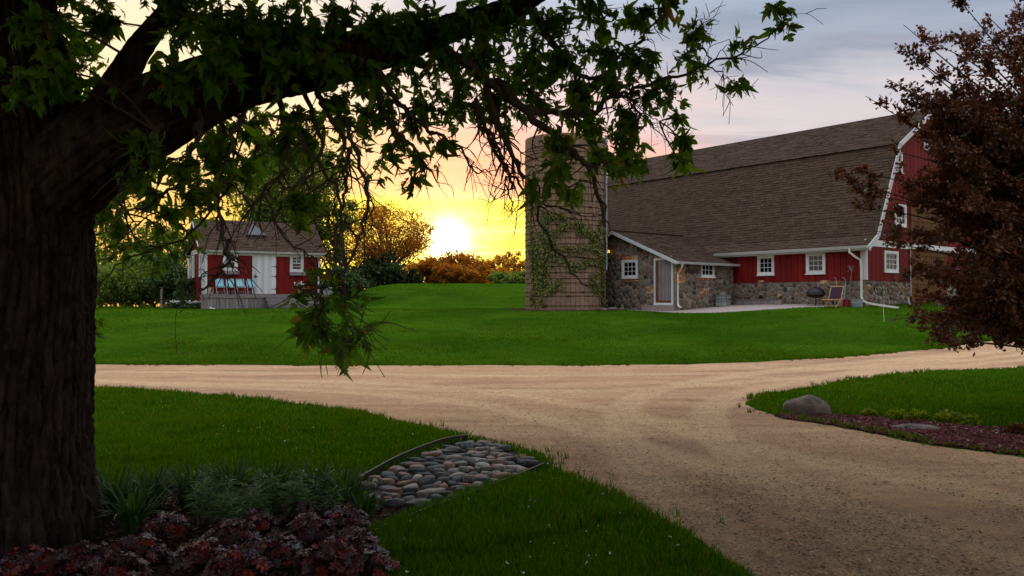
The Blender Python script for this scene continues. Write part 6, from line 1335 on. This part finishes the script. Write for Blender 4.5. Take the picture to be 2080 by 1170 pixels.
G = Geo(); v = [(-.26, -.14, 0), (.26, -.14, 0), (.26, .14, 0), (-.26, .14, 0), (-.30, -.18, .26), (.30, -.18, .26), (.30, .18, .26), (-.30, .18, .26)]; G.add(v, [(0, 3, 2, 1), (0, 1, 5, 4), (1, 2, 6, 5), (2, 3, 7, 6), (3, 0, 4, 7)]); bx(G, -.27, .27, -.15, .15, .2, .22); G.build('body', M['galv'], t)
v = q.normal(size=(90, 3)) * np.array([.14, .08, .05]) + np.array([0, 0, .28]); G = Geo(); scatter(G, CARD, v, frames(q.normal(size=v.shape), q), q.uniform(.05, .1, 90)); G.build('foliage', M['leaf_dark'], t)
v = q.normal(size=(22, 3)) * np.array([.1, .06, .03]) + np.array([0, 0, .33]); G = Geo(); scatter(G, ROUNDL, np.repeat(v, 3, 0), frames(q.normal(size=(66, 3)), q), q.uniform(.03, .05, 66)); G.build('blossom', M['petal'], t)
p = P(328, 620, 46.2); t = thing('post', 'slim grey post standing before the bushes left of the shed', 'post', (p.x, p.y, float(H(p.x, p.y)) - .2)); G = Geo(); bx(G, -.045, .045, -.045, .045, 0, 1.2); G.build('shaft', M['greywood'], t); G = Geo(); prism(G, WORLDF, [(-.06, 1.2), (.06, 1.2), (.0, 1.28)], -.06, .06); G.build('cap', M['greywood'], t)
# ---- patio things
def on_barn(x, y, z=0.0, ground=True):
    p = BM @ Vector((x, y, 0)); 
    return Vector((p.x, p.y, float(H(p.x, p.y)) - (0.01) + z))
def by(px, off):  # local y along the long wall for a pixel column, off metres in front of it
    o = BM @ Vector((-off, 0, 0)); return along(px, (o.x, o.y), (-0.634, 0.773))
# fire pit
p = on_barn(-.75, by(1657, .75)); t = thing('fire_pit', 'black round fire pit with a mesh lid on four legs on the patio', 'fire pit', p, B_RZ)
G = Geo(); lathe(G, [(0, .33), (.2, .34), (.34, .40), (.37, .44), (.42, .45), (.42, .47), (.35, .47), (.2, .38), (0, .36)], 24); G.build('bowl', M['rust'], t, smooth=True)
G = Geo(); lathe(G, [(.40, .475), (.385, .58), (.31, .70), (.17, .78), (0, .80)], 24); G.build('lid', M['dark'], t, smooth=True)
G = Geo(); tube(G, [(-.05, 0, .79), (-.05, 0, .85), (.05, 0, .85), (.05, 0, .79)], .01, 5); G.build('handle', M['dark'], t)
for k in range(4): a = k * math.pi / 2 + .5; G = Geo(); tube(G, [(.27 * math.cos(a), .27 * math.sin(a), .34), (.33 * math.cos(a), .33 * math.sin(a), 0)], .014, 6); G.build('leg', M['dark'], t)
# deck chair
p = on_barn(-1.45, by(1693, 1.45)); t = thing('deck_chair', 'folding wooden deck chair with a plum coloured sling back', 'chair', p, B_RZ - math.pi / 2 + .1)
# local: y backwards (towards the wall), x sideways
G = Geo(); v = [(-.24, .12, .34), (.24, .12, .34), (.24, .38, .86), (-.24, .38, .86)]; G.add(v + [(a, b + .012, c) for a, b, c in v], BOXF); G.build('backrest', M['purple'], t)
G = Geo(); 
for k in range(6): bx(G, -.25, .25, -.42 + k * .09, -.35 + k * .09, .30 + .006 * k, .32 + .006 * k)
G.build('seat', M['honey'], t)
for s_ in (-1, 1):
    G = Geo(); tube(G, [(s_ * .27, .40, .90), (s_ * .27, .05, .22), (s_ * .27, -.02, .08)], .018, 6); G.build('back_frame', M['honey'], t)
    G = Geo(); tube(G, [(s_ * .30, -.45, .33), (s_ * .30, .25, .34)], .02, 6); G.build('side_rail', M['honey'], t)
    G = Geo(); tube(G, [(s_ * .29, -.40, .32), (s_ * .29, .22, .0)], .018, 6); tube(G, [(s_ * .26, .10, .32), (s_ * .26, -.40, .0)], .018, 6); G.build('leg', M['honey'], t)
G = Geo(); tube(G, [(-.29, .40, .89), (.29, .40, .89)], .022, 6); tube(G, [(-.3, -.45, .32), (.3, -.45, .32)], .02, 6); tube(G, [(-.27, -.36, .06), (.27, -.36, .06)], .016, 6); tube(G, [(-.27, .18, .05), (.27, .18, .05)], .016, 6); G.build('crossbar', M['honey'], t)
# hand truck with curved handles
p = on_barn(-.45, by(1706, .45)); t = thing('hand_truck', 'grey two wheeled hand truck with curved handles behind the deck chair', 'hand truck', p, B_RZ - math.pi / 2)
for s_ in (-1, 1): G = Geo(); tube(G, spline([(s_ * .2, -.08, .05), (s_ * .2, .04, .6), (s_ * .2, .10, 1.0), (s_ * .2, .06, 1.18), (s_ * .18, -.08, 1.24)], 5), .018, 7); G.build('rail', M['galv'], t, smooth=True)
G = Geo(); 
for z_ in (.2, .5, .85): tube(G, [(-.2, -.05 + z_ * .13, z_), (.2, -.05 + z_ * .13, z_)], .012, 5)
G.build('crossbar', M['galv'], t); G = Geo(); bx(G, -.23, .23, -.32, -.06, .02, .035); G.build('toe_plate', M['galv'], t)
for s_ in (-1, 1):
    G = Geo(); V = []
    a_ = np.linspace(0, 2 * math.pi, 19); tube(G, [(s_ * .26, .06 + .10 * math.cos(q_), .13 + .10 * math.sin(q_)) for q_ in a_], .03, 7, cap=False); wh = G.build('wheel', M['dark'], t, smooth=True)
    G = Geo(); tube(G, [(s_ * .24, .06, .13), (s_ * .28, .06, .13)], .05, 10); G.build('hub', M['galv'], wh)
# rake leaning on the wall
p = on_barn(-.30, by(1723, .30)); t = thing('rake', 'long handled rake leaning against the barn between hand truck and tub', 'rake', p, B_RZ - math.pi / 2)
G = Geo(); tube(G, [(0, 0, .02), (.03, .27, 1.62)], .014, 6); G.build('handle', M['greywood'], t)
G = Geo(); tube(G, [(-.16, .20, 1.50), (0.03, .27, 1.62), (.20, .2, 1.50)], .006, 4); 
for k in range(9): tube(G, [(.03, .27, 1.55), (-.17 + k * .045, .22, 1.78)], .004, 3)
G.build('tines', M['galv'], t)
bucket(on_barn(-.75, by(1719, .75)), .15, .135, .30, 'redplastic', 'bucket', 'dark red bucket between the deck chair and the tub')
t = bucket(on_barn(-.55, by(1740, .55)), .27, .32, .33, 'galv', 'washtub', 'galvanised washtub beside the barn corner', 'tub', B_RZ, handle=True); t.scale = (1.0, .8, 1)
# low timber and block against the stone base
a0, a1 = by(1574, .35), by(1497, .35); p = on_barn(-.35, (a0 + a1) / 2); t = thing('timber', 'long weathered timber lying along the stone base', 'timber', p, B_RZ); L = abs(a1 - a0)
G = Geo(); bx(G, -.10, .10, -L / 2, L / 2, .0, .22); G.build('beam', M['greywood'], t); G = Geo(); bx(G, -.13, .13, -L / 2 - .02, L / 2 + .02, .22, .25); G.build('cap_board', M['deckwood'], t)
p = on_barn(-.4, by(1582, .4)); t = thing('block', 'short grey block at the right end of the long timber', 'block', p, B_RZ + .1); G = Geo(); bx(G, -.12, .12, -.18, .18, 0, .18); G.build('body', M['patio'], t); G = Geo(); bx(G, -.05, .05, -.14, .14, .18, .19); G.build('recess', M['mortar'], t)
# stack of pavers
o_ = ann.matrix_world @ Vector((0, 0, 0)); sp_ = asx(1456) ; q_ = ann.matrix_world @ Vector((sp_ - .1, -.42, 0)); t = thing('paver_stack', 'grey green stack of stone pavers by the annex wall', 'stack of pavers', (q_.x, q_.y, float(H(q_.x, q_.y))), B_RZ)
qr = np.random.RandomState(3)
for k in range(7):
    for j in range(2): 
        G = Geo(); w_ = .30; x0 = -.30 + j * .31 + qr.uniform(-.02, .02); bx(G, x0, x0 + w_ - qr.uniform(0, .04), -.2 + qr.uniform(-.03, .03), .18, k * .075, k * .075 + .066); G.build('paver', M['paver'], t)
G = Geo(); bx(G, -.06, .1, -.08, .08, .525, .66); G.build('paver', M['paver'], t)
# shovel on the gable side
gx_ = gwx(1815); p0 = BM @ Vector((gx_ + .15, -.45, 0)); t = thing('shovel', 'shovel with a yellow handle leaning on the stone base of the gable', 'shovel', (p0.x, p0.y, float(H(p0.x, p0.y))), B_RZ)
G = Geo(); tube(G, [(.18, 0, .28), (-.12, .38, 1.05)], .018, 6); G.build('handle', M['yellow'], t); G = Geo(); tube(G, [(-.12, .38, 1.05), (-.14, .41, 1.12)], .02, 6); tube(G, [(-.20, .41, 1.12), (-.06, .41, 1.14)], .016, 6); G.build('grip', M['dark'], t)
G = Geo(); v = [(.10, -.06, .30), (.30, -.02, .30), (.34, -.08, .04), (.24, -.12, -.02), (.12, -.11, .05)]; G.add(v + [(a, b + .012, c) for a, b, c in v], [(0, 1, 6, 5), (1, 2, 7, 6), (2, 3, 8, 7), (3, 4, 9, 8), (4, 0, 5, 9)]); G.add(v, [(0, 1, 2), (0, 2, 3), (0, 3, 4)]); G.build('blade', M['galv'], t)
# stake in the lawn
d_ = 30.0; p = P(1796, 660, 30.5); t = thing('stake', 'thin pale stake stuck in the lawn in front of the barn corner', 'stake', (p.x, p.y, float(H(p.x, p.y)) - .1)); G = Geo(); tube(G, [(.0, 0, 0), (-.03, 0, .70)], .010, 6); G.build('rod', M['cream'], t); G = Geo(); lathe(G, [(0, 0), (.022, .01), (.022, .03), (0, .04)], 8, (-.03, 0, .69)); G.build('knob', M['cream'], t)
# stones along the foot of silo and gable
for i, (px, dd_, s_, lb) in enumerate([(1225, 39.6, .22, 'pale stone at the right foot of the silo'), (1243, 40.1, .28, 'larger stone between the silo and the annex'), (1262, 40.3, .2, 'small stone before the annex wall')]):
    p = P(px, 620, dd_); rock('edging_stone', lb, p.x, p.y, float(H(p.x, p.y)) + .02, s_, s_ * .7, s_ * .4, 7 + i, 14, 8)
